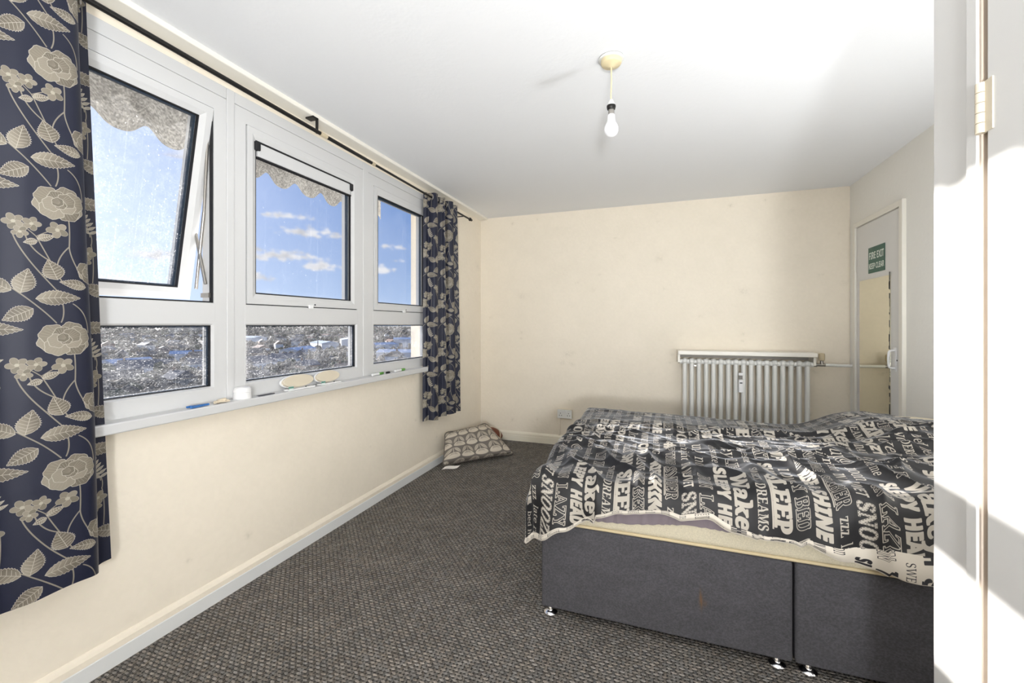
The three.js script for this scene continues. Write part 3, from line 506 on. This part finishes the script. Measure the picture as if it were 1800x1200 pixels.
  part('reverse_side', [
    grid(NS, 8, roll, (u, v) => [lerp(sA, SX1, u) + 0.2, 1.5 - v * 0.1 - u * 0.2], true),
    grid(NS, 60, (u, v) => { const s = lerp(sA, SX1, u), t = lerp(hemT(s), tB, v), p = P(lerp(sA, right(t), u), t); p.y -= 0.006 + 0.006 * sstep(t, D0 - 0.1, D0); p.z -= 0.008 * (1 - sstep(t, D0 - 0.05, D0 + 0.03)); return p; }, (u, v) => [lerp(sA, SX1, u), v], true),
  ], cloth(duvetBack), o);
}
function pillowGeometry(w, l, t, n = 40) {                            // lies flat, centred, soft corners
  const f = (sgn) => grid(n, n, (u, v) => { const a = u * 2 - 1, b = v * 2 - 1, e = Math.pow(Math.max(0, (1 - a ** 4) * (1 - b ** 4)), 0.55), pin = 1 - 0.06 * (a * a * b * b); return new THREE.Vector3(a * w / 2 * pin * (1 - 0.05 * (1 - b * b) * a * a), sgn * t / 2 * e + 0.006 * fbm(a * 3, b * 3, sgn, 2) * e, b * l / 2 * pin); }, null, sgn > 0);
  return [f(1), f(-1)];
}
{
  const o = part('pillow', pillowGeometry(0.46, 0.66, 0.15), std({ color: sRGB(233, 222, 200), roughness: 0.9 }), scene);
  o.position.copy(V(1.215, 0.662, 2.72)); o.rotation.z = 0.06; tag(o, 'cream pillow at the head of the bed beyond the duvet', 'pillow');
}

// ───────────────────────── corner: cushion and ball ─────────────────────────
{
  const o = thing('cushion', 'grey cushion with beige flower heads slumped against the window wall', 'cushion', [0, 0, 0]);
  const map = canvasTex(1024, 700, (c, W, H) => {
    c.fillStyle = '#79726b'; c.fillRect(0, 0, W, H);
    const r = rng(5); for (let i = 0; i < 9000; i++) { c.fillStyle = `rgba(${r() < 0.5 ? '40,36,32' : '170,160,150'},0.10)`; c.fillRect(r() * W, r() * H, 1 + r() * 5, 1); }
    const bud = (x, y, k) => {
      c.save(); c.translate(x, y); c.scale(k, k);
      for (const s of [-1, 1]) { c.save(); c.scale(s, 1); c.beginPath(); c.moveTo(8, -128); c.bezierCurveTo(40, -128, 78, -92, 74, -30); c.bezierCurveTo(50, -40, 12, -80, 8, -128); c.fillStyle = '#bdb3a4'; c.fill(); c.strokeStyle = '#8b837a'; c.lineWidth = 3; c.beginPath(); c.moveTo(12, -120); c.quadraticCurveTo(50, -90, 68, -38); c.stroke(); c.restore(); }
      c.strokeStyle = '#c9bfb0'; c.lineWidth = 6; c.beginPath(); c.moveTo(0, -130); c.lineTo(0, -30); c.stroke();
      c.beginPath(); c.moveTo(-76, 18); c.bezierCurveTo(-70, -40, -20, -52, 0, -46); c.bezierCurveTo(20, -52, 70, -40, 76, 18); c.bezierCurveTo(50, 52, -50, 52, -76, 18); c.fillStyle = '#d0c6b6'; c.fill();
      c.strokeStyle = '#8f867c'; c.lineWidth = 3.5; for (let i = -4; i <= 4; i++) { c.beginPath(); c.moveTo(i * 5, -38); c.lineTo(i * 11, -12 + Math.abs(i) * 1.5); c.stroke(); }
      c.restore();
    };
    for (let row = 0; row < 4; row++) for (let col = -1; col < 6; col++) bud((col + (row % 2 ? 0.95 : 0.45)) * 215, row * 235 + 110, 1.27);
  });
  // four corners of a slumped rectangle, near edge on the carpet, far edge up against the wall
  const C = [[-1.775, 0.035, 3.26], [-1.335, 0.03, 3.80], [-1.835, 0.262, 3.40], [-1.70, 0.225, 4.02]];
  const surf = (s) => grid(48, 36, (u, v) => {
    const m = (i) => lerp(lerp(C[0][i], C[1][i], u), lerp(C[2][i], C[3][i], u), v), a = u * 2 - 1, b = v * 2 - 1, e = Math.pow(Math.max(0, (1 - a ** 4) * (1 - b ** 4)), 0.5), k = s > 0 ? 0.088 : 0.03;
    const sag = 0.03 * Math.sin(u * 9 + v * 3) * e * (s > 0 ? 0.35 : 0.1) + 0.05 * fbm(u * 3.2, v * 3.2, 2, 2) * e * (s > 0 ? 1 : 0.3);
    const nx = 0.66, ny = 0.55, nd = -0.42, q = s * k * e + sag; return V(m(0) + nx * q, Math.max(0.004, m(1) + ny * q - 0.03 * e * (1 - v) * u), m(2) + nd * q);
  }, null, s > 0);
  part('cover', [surf(1), surf(-1)], std({ map, roughness: 0.9 }), o);
  part('seam', [tube([[...C[0]], [...C[1]], [...C[3]], [...C[2]]].flatMap((p, i, l) => { const q = l[(i + 1) % 4]; return [0, 0.25, 0.5, 0.75].map((k) => [lerp(p[0], q[0], k), Math.max(0.012, lerp(p[1], q[1], k)), lerp(p[2], q[2], k)]); }), 0.0045, 160, 6, true)], std({ color: sRGB(110, 103, 96), roughness: 0.9 }), o);
  part('care_label', [grid(8, 4, (u, v) => V(lerp(-1.765, -1.66, u) + 0.02 * v, 0.012 + 0.02 * v + 0.004 * Math.sin(u * 6), lerp(3.20, 3.285, u) + 0.03 * v))], std({ color: sRGB(228, 222, 214), roughness: 0.8 }), o);
}
{
  const o = thing('toy_ball', 'small brown rugby style ball behind the grey cushion', 'ball', [-1.70, 0.083, 4.13]); o.rotation.y = 0.75; o.rotation.z = -0.15;
  const prof = (x) => 0.083 * Math.pow(Math.max(0, 1 - (Math.abs(x) / 0.142) ** 1.9), 0.78), L = 0.142;
  const strip = (x0, x1, off) => new THREE.LatheGeometry(Array.from({ length: 25 }, (_, i) => { const x = lerp(x0, x1, i / 24); return new THREE.Vector2(Math.max(0.0001, prof(x) + off), x); }), 40).rotateZ(Math.PI / 2);
  part('leather', [strip(-L, L, 0)], std({ color: sRGB(112, 58, 36), roughness: 0.55, bumpMap: weaveBump, bumpScale: 0.0008 }), o);
  for (const s of [-1, 1]) part('stripe', [strip(s * 0.082, s * 0.102, 0.0008)], std({ color: sRGB(214, 198, 174), roughness: 0.6 }), o);
  part('lace', [rb(-0.045, 0.045, 0.081, 0.086, -0.004, 0.004, 0.002)], std({ color: sRGB(214, 198, 174), roughness: 0.6 }), o);
}
{
  const o = thing('wall_socket', 'white double wall socket on the far wall behind the bed corner', 'socket', [-0.945, 0.325, BACK]);
  part('back_box', [rb(-0.074, 0.074, -0.044, 0.044, -0.026, 0, 0.004)], M.agedBeige, o);
  part('face_plate', [rb(-0.075, 0.075, -0.045, 0.045, -0.036, -0.024, 0.004)], M.enamel, o);
  for (const s of [-1, 1]) { part('switch', [rb(s * 0.014 - 0.008, s * 0.014 + 0.008, 0.016, 0.036, -0.041, -0.034, 0.002)], M.whitePlastic, o); for (const [a, b] of [[0, 0.008], [-0.011, -0.014], [0.011, -0.014]]) part('pin_hole', [bx(s * 0.042 + a - 0.003, s * 0.042 + a + 0.003, b - 0.004, b + 0.004, -0.0365, -0.0355)], M.gasket, o); }
  part('cable_trunking', [rb(-0.07, -0.05, -0.227, -0.044, -0.014, 0, 0.003)], M.wall, o);
}

// ───────────────────────── radiator, shelf and pipe ─────────────────────────
const RD = BACK - 0.135;
{
  const o = thing('column_radiator', 'white cast column radiator on the far wall', 'radiator', [0.158, 0, RD]);
  const n = 17, p = 1.01 / n, top = 0.935, bot = 0.30;
  for (let i = 0; i < n; i++) {
    const x = (i + 0.5) * p, g = [];
    g.push(new THREE.CapsuleGeometry(0.0185, top - bot - 0.06, 6, 16).scale(1, 1, 1.6).translate(x, (top + bot) / 2, 0));
    for (const y of [top - 0.026, bot + 0.026]) g.push(new THREE.SphereGeometry(0.029, 16, 12).scale(0.98, 0.95, 1.35).translate(x, y, 0));
    part('column', g, M.enamel, o);
  }
  for (const h of [top - 0.03, bot + 0.03]) part('header_pipe', [rod([-0.012, h, 0], [1.022, h, 0], 0.021, 18)], M.enamel, o);
  part('end_plug', [rod([-0.024, top - 0.03, 0], [0, top - 0.03, 0], 0.017, 8)], M.steel, o);
  part('end_plug', [rod([1.01, top - 0.03, 0], [1.032, top - 0.03, 0], 0.017, 8)], M.steel, o);
  for (const x of [0.12, 0.88]) for (const h of [0.86, 0.36]) part('wall_bracket', [bx(x - 0.012, x + 0.012, h, h + 0.015, 0.02, 0.135)], M.steel, o);
  for (const x of [0.07, 0.95]) part('foot', [bx(x - 0.012, x + 0.012, 0, bot + 0.02, -0.01, 0.02)], M.enamel, o);
  const q = p * 8, z = -0.058;
  part('heat_meter', [rb(q - 0.018, q + 0.018, 0.655, 0.765, z - 0.022, z + 0.012, 0.005, 3), rb(q - 0.016, q + 0.016, 0.80, 0.822, z - 0.006, z + 0.014, 0.003)], M.whitePlastic, o);
  part('meter_display', [rb(q - 0.010, q + 0.010, 0.732, 0.744, z - 0.0235, z - 0.0205, 0.001)], std({ color: sRGB(96, 102, 104), roughness: 0.3 }), o);
  part('meter_clip', [bx(q - 0.014, q + 0.014, 0.768, 0.797, z + 0.002, z + 0.012)], std({ color: sRGB(120, 116, 110), roughness: 0.4 }), o);
}
{
  const o = thing('radiator_shelf', 'narrow white shelf fixed above the column radiator', 'shelf', [0.13, 0.957, BACK]);
  part('board', [rb(0, 1.066, 0.012, 0.048, -0.20, 0, 0.005)], M.gloss, o);
  part('under_batten', [rb(0.01, 1.05, -0.022, 0.012, -0.028, -0.002, 0.002)], M.concrete, o);
  for (const x of [0.0, 1.046]) part('bracket', [bx(x, x + 0.018, -0.06, 0.012, -0.16, 0)], M.gloss, o);
}
{
  const o = thing('radiator_pipe', 'white heating pipe with thermostatic valve beside the radiator', 'pipe', [0, 0, 0]);
  const h = 0.905;
  part('pipe_run', [tube([[1.25, h, RD], [1.30, h, RD], [1.36, h - 0.004, RD + 0.03], [1.42, h - 0.006, RD + 0.045], [WR, h - 0.006, RD + 0.05]], 0.012, 40, 12)], M.enamel, o);
  part('valve_body', [rod([1.19, h, RD], [1.265, h, RD], 0.013, 12), rod([1.240, h, RD], [1.240, h + 0.035, RD], 0.012, 12), rod([1.185, h, RD], [1.205, h, RD], 0.019, 6)], M.steel, o);
  part('thermostat_head', [lathe([[0, 0], [0.017, 0], [0.019, 0.006], [0.022, 0.012], [0.022, 0.052], [0.019, 0.062], [0, 0.064]], 20).translate(1.240, h + 0.034, -RD)], M.agedBeige, o);
}

// ───────────────────────── fire exit door ─────────────────────────
{
  const o = new THREE.Group(); o.name = 'door_1'; scene.add(o); tag(o, 'white flush fire exit door in the right wall', 'door', null, 'structure');
  const D0 = 3.44, D1 = 4.205, H = 2.055;
  part('door_frame', [rb(WR - 0.022, WR + 0.01, 0, H, D0, D0 + 0.045, 0.005), rb(WR - 0.022, WR + 0.01, 0, H, D1 - 0.045, D1, 0.005), rb(WR - 0.021, WR + 0.01, H - 0.04, H, D0 + 0.044, D1 - 0.044, 0.003)], M.gloss, o);
  part('door_leaf', [rb(WR - 0.010, WR + 0.02, 0.012, H - 0.046, D0 + 0.050, D1 - 0.050, 0.003)], M.door, o);
  for (const h of [1.66, 0.3]) part('hinge', [rod([WR - 0.020, h, D1 - 0.047], [WR - 0.020, h + 0.10, D1 - 0.047], 0.007, 10)], M.gloss, o);
  part('pull_handle', [tube([[WR - 0.008, 0.945, 3.555], [WR - 0.040, 0.95, 3.555], [WR - 0.046, 0.975, 3.555], [WR - 0.046, 1.035, 3.555], [WR - 0.040, 1.06, 3.555], [WR - 0.008, 1.065, 3.555]], 0.007, 40, 10), rb(WR - 0.0135, WR - 0.0095, 0.925, 1.085, 3.538, 3.572, 0.0015)], M.whitePlastic, o);
  part('keyhole', [rod([WR - 0.0112, 1.0, 3.53], [WR - 0.010, 1.0, 3.53], 0.006, 10)], M.gasket, o);
}
{
  const map = canvasTex(512, 384, (c) => {
    c.fillStyle = '#235a4b'; c.fillRect(0, 0, 512, 384); c.fillStyle = '#e4ece6'; c.textAlign = 'center'; c.textBaseline = 'middle';
    const line = (t, y, hgt, w) => { c.save(); c.translate(256, y); c.font = 'bold 100px sans-serif'; c.scale(w / c.measureText(t).width, hgt / 72); c.fillText(t, 0, 0); c.restore(); };
    line('FIRE EXIT', 128, 104, 470); line('KEEP CLEAR', 284, 84, 480);
  });
  const o = thing('fire_exit_sign', 'green sign reading fire exit keep clear on the white door', 'sign', [WR - 0.0105, 1.718, 3.816]);
  part('plate', [rb(-0.003, 0, -0.096, 0.096, -0.126, 0.126, 0.001)], std({ color: sRGB(35, 90, 75), roughness: 0.4 }), o);
  part('lettering', grid(1, 1, (u, v) => new THREE.Vector3(-0.0034, lerp(-0.095, 0.095, v), lerp(-0.125, 0.125, u))), std({ map, roughness: 0.4 }), o);
}
{
  const o = thing('door_mirror', 'tall frameless mirror fixed to the white fire exit door', 'mirror', [WR - 0.0105, 0, 3.849]);
  part('glass', [rb(-0.005, 0, 0.28, 1.58, -0.24, 0.24, 0.001)], std({ color: sRGB(236, 232, 214), roughness: 0.02, metalness: 1 }), o);
  const r = rng(91), g = []; for (let i = 0; i < 46; i++) { const h = 0.5 + r() * 1.08, s = 0.004 + 0.016 * r() ** 2; g.push(new THREE.BoxGeometry(0.0008, 0.012 + 0.05 * r(), s).translate(-0.0054, h, 0.24 - s * 0.45)); }
  const m = part('worn_silvering', g, std({ color: sRGB(70, 72, 70), roughness: 0.6 }), o); m.userData.kind = 'stuff';
}

// ───────────────────────── built-in cupboard at the right ─────────────────────────
const CX = 0.6;
{
  const o = thing('built_in_cupboard', 'white painted built in cupboard standing at the right beside the bed', 'cupboard', [0, 0, 0]);
  part('carcass', [rb(CX + 0.036, WR - 0.004, 0.001, TOP - 0.004, -0.9, 1.276, 0.002), bx(CX + 0.004, CX + 0.04, 2.16, TOP - 0.004, -0.9, 1.10)], M.door, o);
  part('stile', [rb(CX, CX + 0.045, 0.001, TOP - 0.002, 1.118, 1.277, 0.004, 3)], M.door, o);
  part('edge_strip', [rb(CX - 0.007, CX + 0.01, 0.0015, TOP - 0.003, 1.1165, 1.149, 0.0025)], M.door, o);
  part('jamb', [bx(CX - 0.003, CX + 0.034, 0.002, TOP - 0.004, 1.110, 1.1163)], std({ color: sRGB(206, 190, 174), roughness: 0.5 }), o);
  const d = part('cupboard_door', [rb(CX - 0.002, CX + 0.030, 0.02, 2.15, 0.36, 1.0965, 0.003, 3)], M.door, o);
  const kn = [], r = 0.0085, y0 = 1.617, hh = 0.1 / 5;
  for (const y of [y0, y0 - 1.25]) { kn.length = 0; for (let i = 0; i < 5; i++) kn.push(rod([CX - 0.006, y + i * hh + 0.0006, 1.106], [CX - 0.006, y + (i + 1) * hh - 0.0006, 1.106], r, 18)); kn.push(bx(CX - 0.0045, CX - 0.0015, y, y + 0.1, 1.078, 1.106)); part('hinge', kn.slice(), M.cream, d); }
  part('door_knob', [lathe([[0, 0], [0.009, 0], [0.008, 0.012], [0.016, 0.022], [0.015, 0.032], [0, 0.036]], 20).rotateZ(Math.PI / 2).translate(CX - 0.002, 1.05, -0.42)], M.chrome, d);
}

// ───────────────────────── ceiling pendant ─────────────────────────
{
  const o = thing('pendant_light', 'bare bulb pendant hanging from an aged ceiling rose', 'ceiling light', [-0.212, TOP, 1.90]);
  part('pattress', [lathe([[0, 0], [0.054, 0], [0.054, -0.006], [0.050, -0.009], [0, -0.009]])], M.enamel, o);
  part('ceiling_rose', [lathe([[0.044, -0.008], [0.044, -0.022], [0.040, -0.028], [0.022, -0.032], [0.012, -0.038], [0.005, -0.040], [0, -0.040]])], M.agedPlastic, o);
  part('flex', [tube([new THREE.Vector3(0, -0.036, 0), new THREE.Vector3(0.001, -0.1, 0), new THREE.Vector3(-0.001, -0.16, 0), new THREE.Vector3(0, -0.19, 0)], 0.0032, 20, 8)], M.agedPlastic, o);
  part('holder_cap', [lathe([[0, -0.178], [0.007, -0.180], [0.013, -0.194], [0.0155, -0.204], [0.0155, -0.208]])], M.enamel, o);
  part('shade_ring', [lathe([[0.0145, -0.204], [0.019, -0.206], [0.0195, -0.212], [0.017, -0.222], [0.014, -0.224]])], M.blackIron, o);
  part('bulb_cap', [lathe([[0.0125, -0.220], [0.0125, -0.232], [0.0135, -0.234], [0.0125, -0.236], [0.013, -0.242], [0.012, -0.247]])], M.steel, o);
  const b = [[0.012, -0.244], [0.0155, -0.250], [0.0165, -0.268], [0.019, -0.278], [0.0255, -0.290], [0.0298, -0.304], [0.0295, -0.318], [0.0245, -0.330], [0.014, -0.338], [0, -0.341]];
  part('bulb', [new THREE.LatheGeometry(new THREE.SplineCurve(b.map(([x, y]) => new THREE.Vector2(x, y))).getPoints(40), 36)], std({ color: sRGB(246, 247, 250), roughness: 0.25 }), o);
}

// ───────────────────────── added fill lamps, both out of view ─────────────────────────
const FILL_LIGHT = new THREE.Color().setRGB(0.94, 0.97, 1);
function uplighter(X, D, B, label, up, around, aim, spread, soft) {   // added fill lamp, out of view: bowl on a stem, its head tilted towards the point `aim` on the ceiling
  const o = thing('added_fill_lamp', label, 'floor lamp', [X, 0, D]), glow = (k) => new THREE.MeshStandardMaterial({ color: 0xffffff, roughness: 0.4, emissive: FILL_LIGHT, emissiveIntensity: k, side: THREE.DoubleSide });
  const at = new THREE.Vector3(X, B, -D), axis = V(...aim).sub(at).normalize(), turn = new THREE.Quaternion().setFromUnitVectors(new THREE.Vector3(0, 1, 0), axis), head = (g) => g.applyQuaternion(turn).translate(0, B, 0);
  part('base', [lathe([[0, 0], [0.14, 0], [0.14, 0.012], [0.12, 0.022], [0.02, 0.03], [0, 0.03]])], M.blackIron, o);
  part('pole', [rod([0, 0.02, 0], [0, B + 0.005, 0], 0.012)], M.blackIron, o);
  part('fill_bowl_lamp', [head(lathe([[0.012, 0], [0.06, 0.015], [0.13, 0.06], [0.165, 0.11], [0.168, 0.112], [0.132, 0.065], [0.06, 0.022], [0.01, 0.01]]))], around ? glow(1.5) : M.whitePlastic, o);
  part('fill_diffuser_lamp', [head(lathe([[0, 0.097], [0.10, 0.097], [0.146, 0.095]]))], glow(3), o);
  const l = new THREE.SpotLight(FILL_LIGHT, up, 0, spread, soft, 2); l.name = 'added_fill_light';
  l.position.copy(at).addScaledVector(axis, 0.104); l.target.position.copy(V(...aim)); l.castShadow = true; l.shadow.radius = 7.5; scene.add(l, l.target);
  if (!around) return;
  const p = new THREE.PointLight(FILL_LIGHT, around, 0, 2); p.name = 'added_fill_bowl_light'; p.position.copy(at).addScaledVector(axis, 0.06); p.castShadow = true; p.shadow.radius = 6; scene.add(p);
}
uplighter(0.35, -1.15, 1.0, 'added opal bowl fill uplighter out of view behind the camera', 20.5, 5, [-0.1, 2.4, 0.9], 1.15, 1);  // added fill: brightens the walls and ceiling from behind the camera
uplighter(1.08, 1.52, 0.7, 'added fill uplighter out of view in the nook between cupboard and bed', 4.6, 0, [0.9, 2.4, 2.0], 1.45, 0.3);  // added fill: brightens the right of the ceiling, hidden by the cupboard

// ───────────────────────── outside: awning, town, trees ─────────────────────────
{
  const a = tileNoise(24, 201), b = tileNoise(110, 202), map = dataTex(512, 512, (i, j) => { const u = i / 512, v = j / 512, k = 0.72 + 0.10 * a(u, v) + 0.30 * (b(u, v) - 0.5) + 0.16 * (b(v * 1.7, u * 1.7) - 0.5); return [196 * k, 192 * k, 183 * k]; });
  every(map, 0.8);
  const canvas = phys({ map, roughness: 0.95, transmission: 0.22, thickness: 0 });
  const o = thing('window_awning', 'weathered grey awning with scalloped edge hanging outside the windows', 'awning', [0, 0, 0]);
  const X = -2.35, D0 = -0.55, D1 = 3.17, wave = (D) => { const q = ((D - 2.02) / 0.222 % 1 + 1) % 1; return 2.163 - 0.031 * Math.cos(2 * Math.PI * (q - 0.5 + 0.07 * Math.sin(2 * Math.PI * q))); };
  part('valance', [grid(420, 6, (u, v) => { const D = lerp(D0, D1, u); return V(X + 0.006 * Math.sin(D * 11), lerp(wave(D), 2.40, v), D); }, (u, v) => [lerp(D0, D1, u), v * 0.27], true)], canvas, o);
  part('roof_fabric', [grid(60, 6, (u, v) => V(lerp(X, WL - T, v), lerp(2.40, 2.72, v), lerp(D0, D1, u)), (u, v) => [lerp(D0, D1, u), v * 0.5])], canvas, o);
  part('front_bar', [rod([X, 2.40, D0], [X, 2.40, D1], 0.014)], M.whitePlastic, o);
  for (const D of [D0 + 0.05, D1 - 0.05]) part('arm', [rod([X, 2.40, D], [WL - T, 2.36, D], 0.012)], M.whitePlastic, o);
}
const GROUND = -30;
const th = Math.atan(265 / FOCAL), cT = Math.cos(th), sT = Math.sin(th);
const afar = (t, d) => [d * (t * cT - sT), d * (t * sT + cT)];       // direction t off the view axis, distance d -> X, D
{
  const a = tileNoise(30, 211), b = tileNoise(90, 212), map = dataTex(1024, 1024, (i, j) => { const u = i / 1024, v = j / 1024, k = a(u, v), q = b(u, v); return q > 0.62 ? [112, 112, 112] : [lerp(78, 104, k), lerp(76, 92, k), lerp(62, 78, q)]; });
  every(map, 420);
  const g = new THREE.CircleGeometry(7500, 96).rotateX(-Math.PI / 2); const p = g.attributes.position, uv = g.attributes.uv; for (let i = 0; i < p.count; i++) uv.setXY(i, p.getX(i), p.getZ(i));
  g.translate(-2500, GROUND, 0);
  tag(part('ground', g, std({ map, roughness: 1 }), scene), 'winter ground of the town far below the windows', 'ground', null, 'structure');
}
{
  const r = rng(404), brick = [sRGB(150, 110, 92), sRGB(214, 208, 198), sRGB(186, 172, 154), sRGB(232, 230, 226)].map((color) => std({ color, roughness: 0.9 })), roofs = [sRGB(108, 92, 86), sRGB(126, 96, 84), sRGB(96, 100, 108)].map((color) => std({ color, roughness: 0.85 })), pale = std({ color: sRGB(196, 206, 216), roughness: 0.6 }), dark = std({ color: sRGB(60, 66, 74), roughness: 0.2 });
  const taken = [], free = (X, D, q) => taken.every(([x, d, w]) => Math.hypot(x - X, d - D) > w + q) && taken.push([X, D, q]);
  const wallWord = ['brick red', 'cream', 'sandy', 'white'], roofWord = ['brown', 'rust', 'slate'];
  function house(X, D, w, l, e, rise, turn, k) {
    const look = `${wallWord[k % 4]} house with a ${roofWord[k % 3]} roof`;
    const o = thing('distant_house', `distant ${look} in the town below`, 'house', [X, GROUND, D], `distant ${look}`); o.rotation.y = turn;
    part('wall', [bx(-w / 2, w / 2, 0, e, -l / 2, l / 2)], brick[k % 4], o);
    const s = new THREE.Shape(); s.moveTo(-w / 2 - 0.4, e); s.lineTo(w / 2 + 0.4, e); s.lineTo(0, e + rise); s.closePath();
    part('roof', [new THREE.ExtrudeGeometry(s, { depth: l + 0.8, bevelEnabled: false }).translate(0, 0, -l / 2 - 0.4)], roofs[k % 3], o);
    part('chimney', [bx(-0.5, 0.5, e + rise * 0.4, e + rise + 1.2, l * 0.3, l * 0.3 + 1)], brick[0], o);
    for (const q of [-0.25, 0.25]) part('window', [bx(w / 2, w / 2 + 0.06, e * 0.5, e * 0.75, q * l - 0.7, q * l + 0.7)], dark, o);
  }
  const sheds = [[-0.50, 420, 16, 46, 7], [-0.44, 520, 20, 40, 9], [-0.27, 360, 14, 30, 8], [-0.73, 380, 18, 42, 6], [-0.90, 290, 14, 26, 6], [-0.38, 640, 26, 60, 9], [-0.62, 700, 24, 64, 10], [-0.24, 560, 20, 40, 12], [-0.31, 470, 14, 36, 9]];
  sheds.forEach(([t, d, w, l, h], i) => {
    const [X, D] = afar(t, d); free(X, D, l * 0.55); const o = thing('distant_warehouse', 'distant long pale roofed warehouse in the town below', 'warehouse', [X, GROUND, D], 'warehouses of the town below'); o.rotation.y = 0.4 + i * 0.7;
    part('wall', [bx(-w / 2, w / 2, 0, h, -l / 2, l / 2)], brick[3], o);
    const s = new THREE.Shape(); s.moveTo(-w / 2 - 0.5, h); s.lineTo(w / 2 + 0.5, h); s.lineTo(0, h + 2.4); s.closePath(); part('roof', [new THREE.ExtrudeGeometry(s, { depth: l + 1, bevelEnabled: false }).translate(0, 0, -l / 2 - 0.5)], pale, o);
    for (const q of [-1, 0, 1]) part('door_bay', bx(w / 2, w / 2 + 0.2, 0.2, h * 0.6, q * l * 0.28 - 2, q * l * 0.28 + 2), dark, o);
  });
  for (let i = 0, n = 0; n < 84 && i < 2000; i++) { const t = -1.0 + 0.82 * r(), d = 190 + 900 * Math.pow(r(), 1.3), l = 9 + 20 * r() * r(), [X, D] = afar(t, d); if (!free(X, D, l * 0.62 + 3)) continue; n++; house(X, D, 8 + 4 * r(), l, 5 + 2.2 * r(), 3 + 1.6 * r(), r() * 3.14, (r() * 12) | 0); }
  [[-0.79, 1250, 34], [-0.73, 1500, 40], [-0.755, 1350, 30]].forEach(([t, d, h], i) => { const [X, D] = afar(t, d), o = thing('distant_tower_block', 'distant tower block standing on the skyline', 'tower block', [X, GROUND, D], 'tower blocks on the skyline'); part('wall', [bx(-14, 14, 0, h, -9, 9)], brick[2], o); for (let q = 0; q < 8; q++) part('window_band', [bx(-13, 13, 4 + q * h / 9, 5.6 + q * h / 9, -9.2, 9.2)], dark, o); });
  const [mX, mD] = afar(-0.455, 330), mast = thing('floodlight_mast', 'slim dark mast rising among the bare trees', 'mast', [mX, GROUND, mD]);
  part('pole', [lathe([[0.5, 0], [0.3, 20], [0.24, 24], [0, 24]], 10)], dark, mast); part('lamp_head', [rb(-1.2, 1.2, 22.5, 24.5, -0.4, 0.4, 0.1)], dark, mast);
  // bare winter woodland and gardens: far too many to count
  const base = new THREE.IcosahedronGeometry(1, 2), p = base.attributes.position, v = new THREE.Vector3(); for (let i = 0; i < p.count; i++) { v.fromBufferAttribute(p, i); const k = 1 + 0.55 * fbm(v.x * 2.2, v.y * 2.2, v.z * 2.2, 3); p.setXYZ(i, v.x * k, v.y * k, v.z * k); } base.computeVertexNormals();
  const N = 5200, im = new THREE.InstancedMesh(base, std({ color: 0xffffff, roughness: 1 }), N), m4 = new THREE.Matrix4(), q4 = new THREE.Quaternion(), up = new THREE.Vector3(0, 1, 0), col = new THREE.Color();
  for (let i = 0; i < N; i++) {
    const t = -1.25 + 1.15 * r(), d = i < 3300 ? 150 + 1500 * Math.pow(r(), 1.5) : 1200 + 4200 * r(), [X, D] = afar(t, d), cl = fbm(X * 0.008, D * 0.008, 1, 2); if (cl < -0.1 && r() < 0.6) { i--; continue; }
    const s = 1.8 + 3.0 * r() * (0.7 + cl) + (d > 1200 ? 4 * r() : 0);
    m4.compose(new THREE.Vector3(X, GROUND + s * 0.9, -D), q4.setFromAxisAngle(up, r() * 6.28), v.set(s * 1.05, s * (0.9 + 0.5 * r()), s * 1.05)); im.setMatrixAt(i, m4);
    const k = 0.75 + 0.5 * r(); r() < 0.75 ? col.setRGB(0.105 * k, 0.078 * k, 0.062 * k) : col.setRGB(0.055 * k, 0.075 * k, 0.042 * k); im.setColorAt(i, col);
  }
  im.name = 'winter_trees'; shade(im); scene.add(im); tag(im, 'bare brown winter trees and hedges across the town below', 'trees', null, 'stuff');
}

renderer.render(scene, camera);
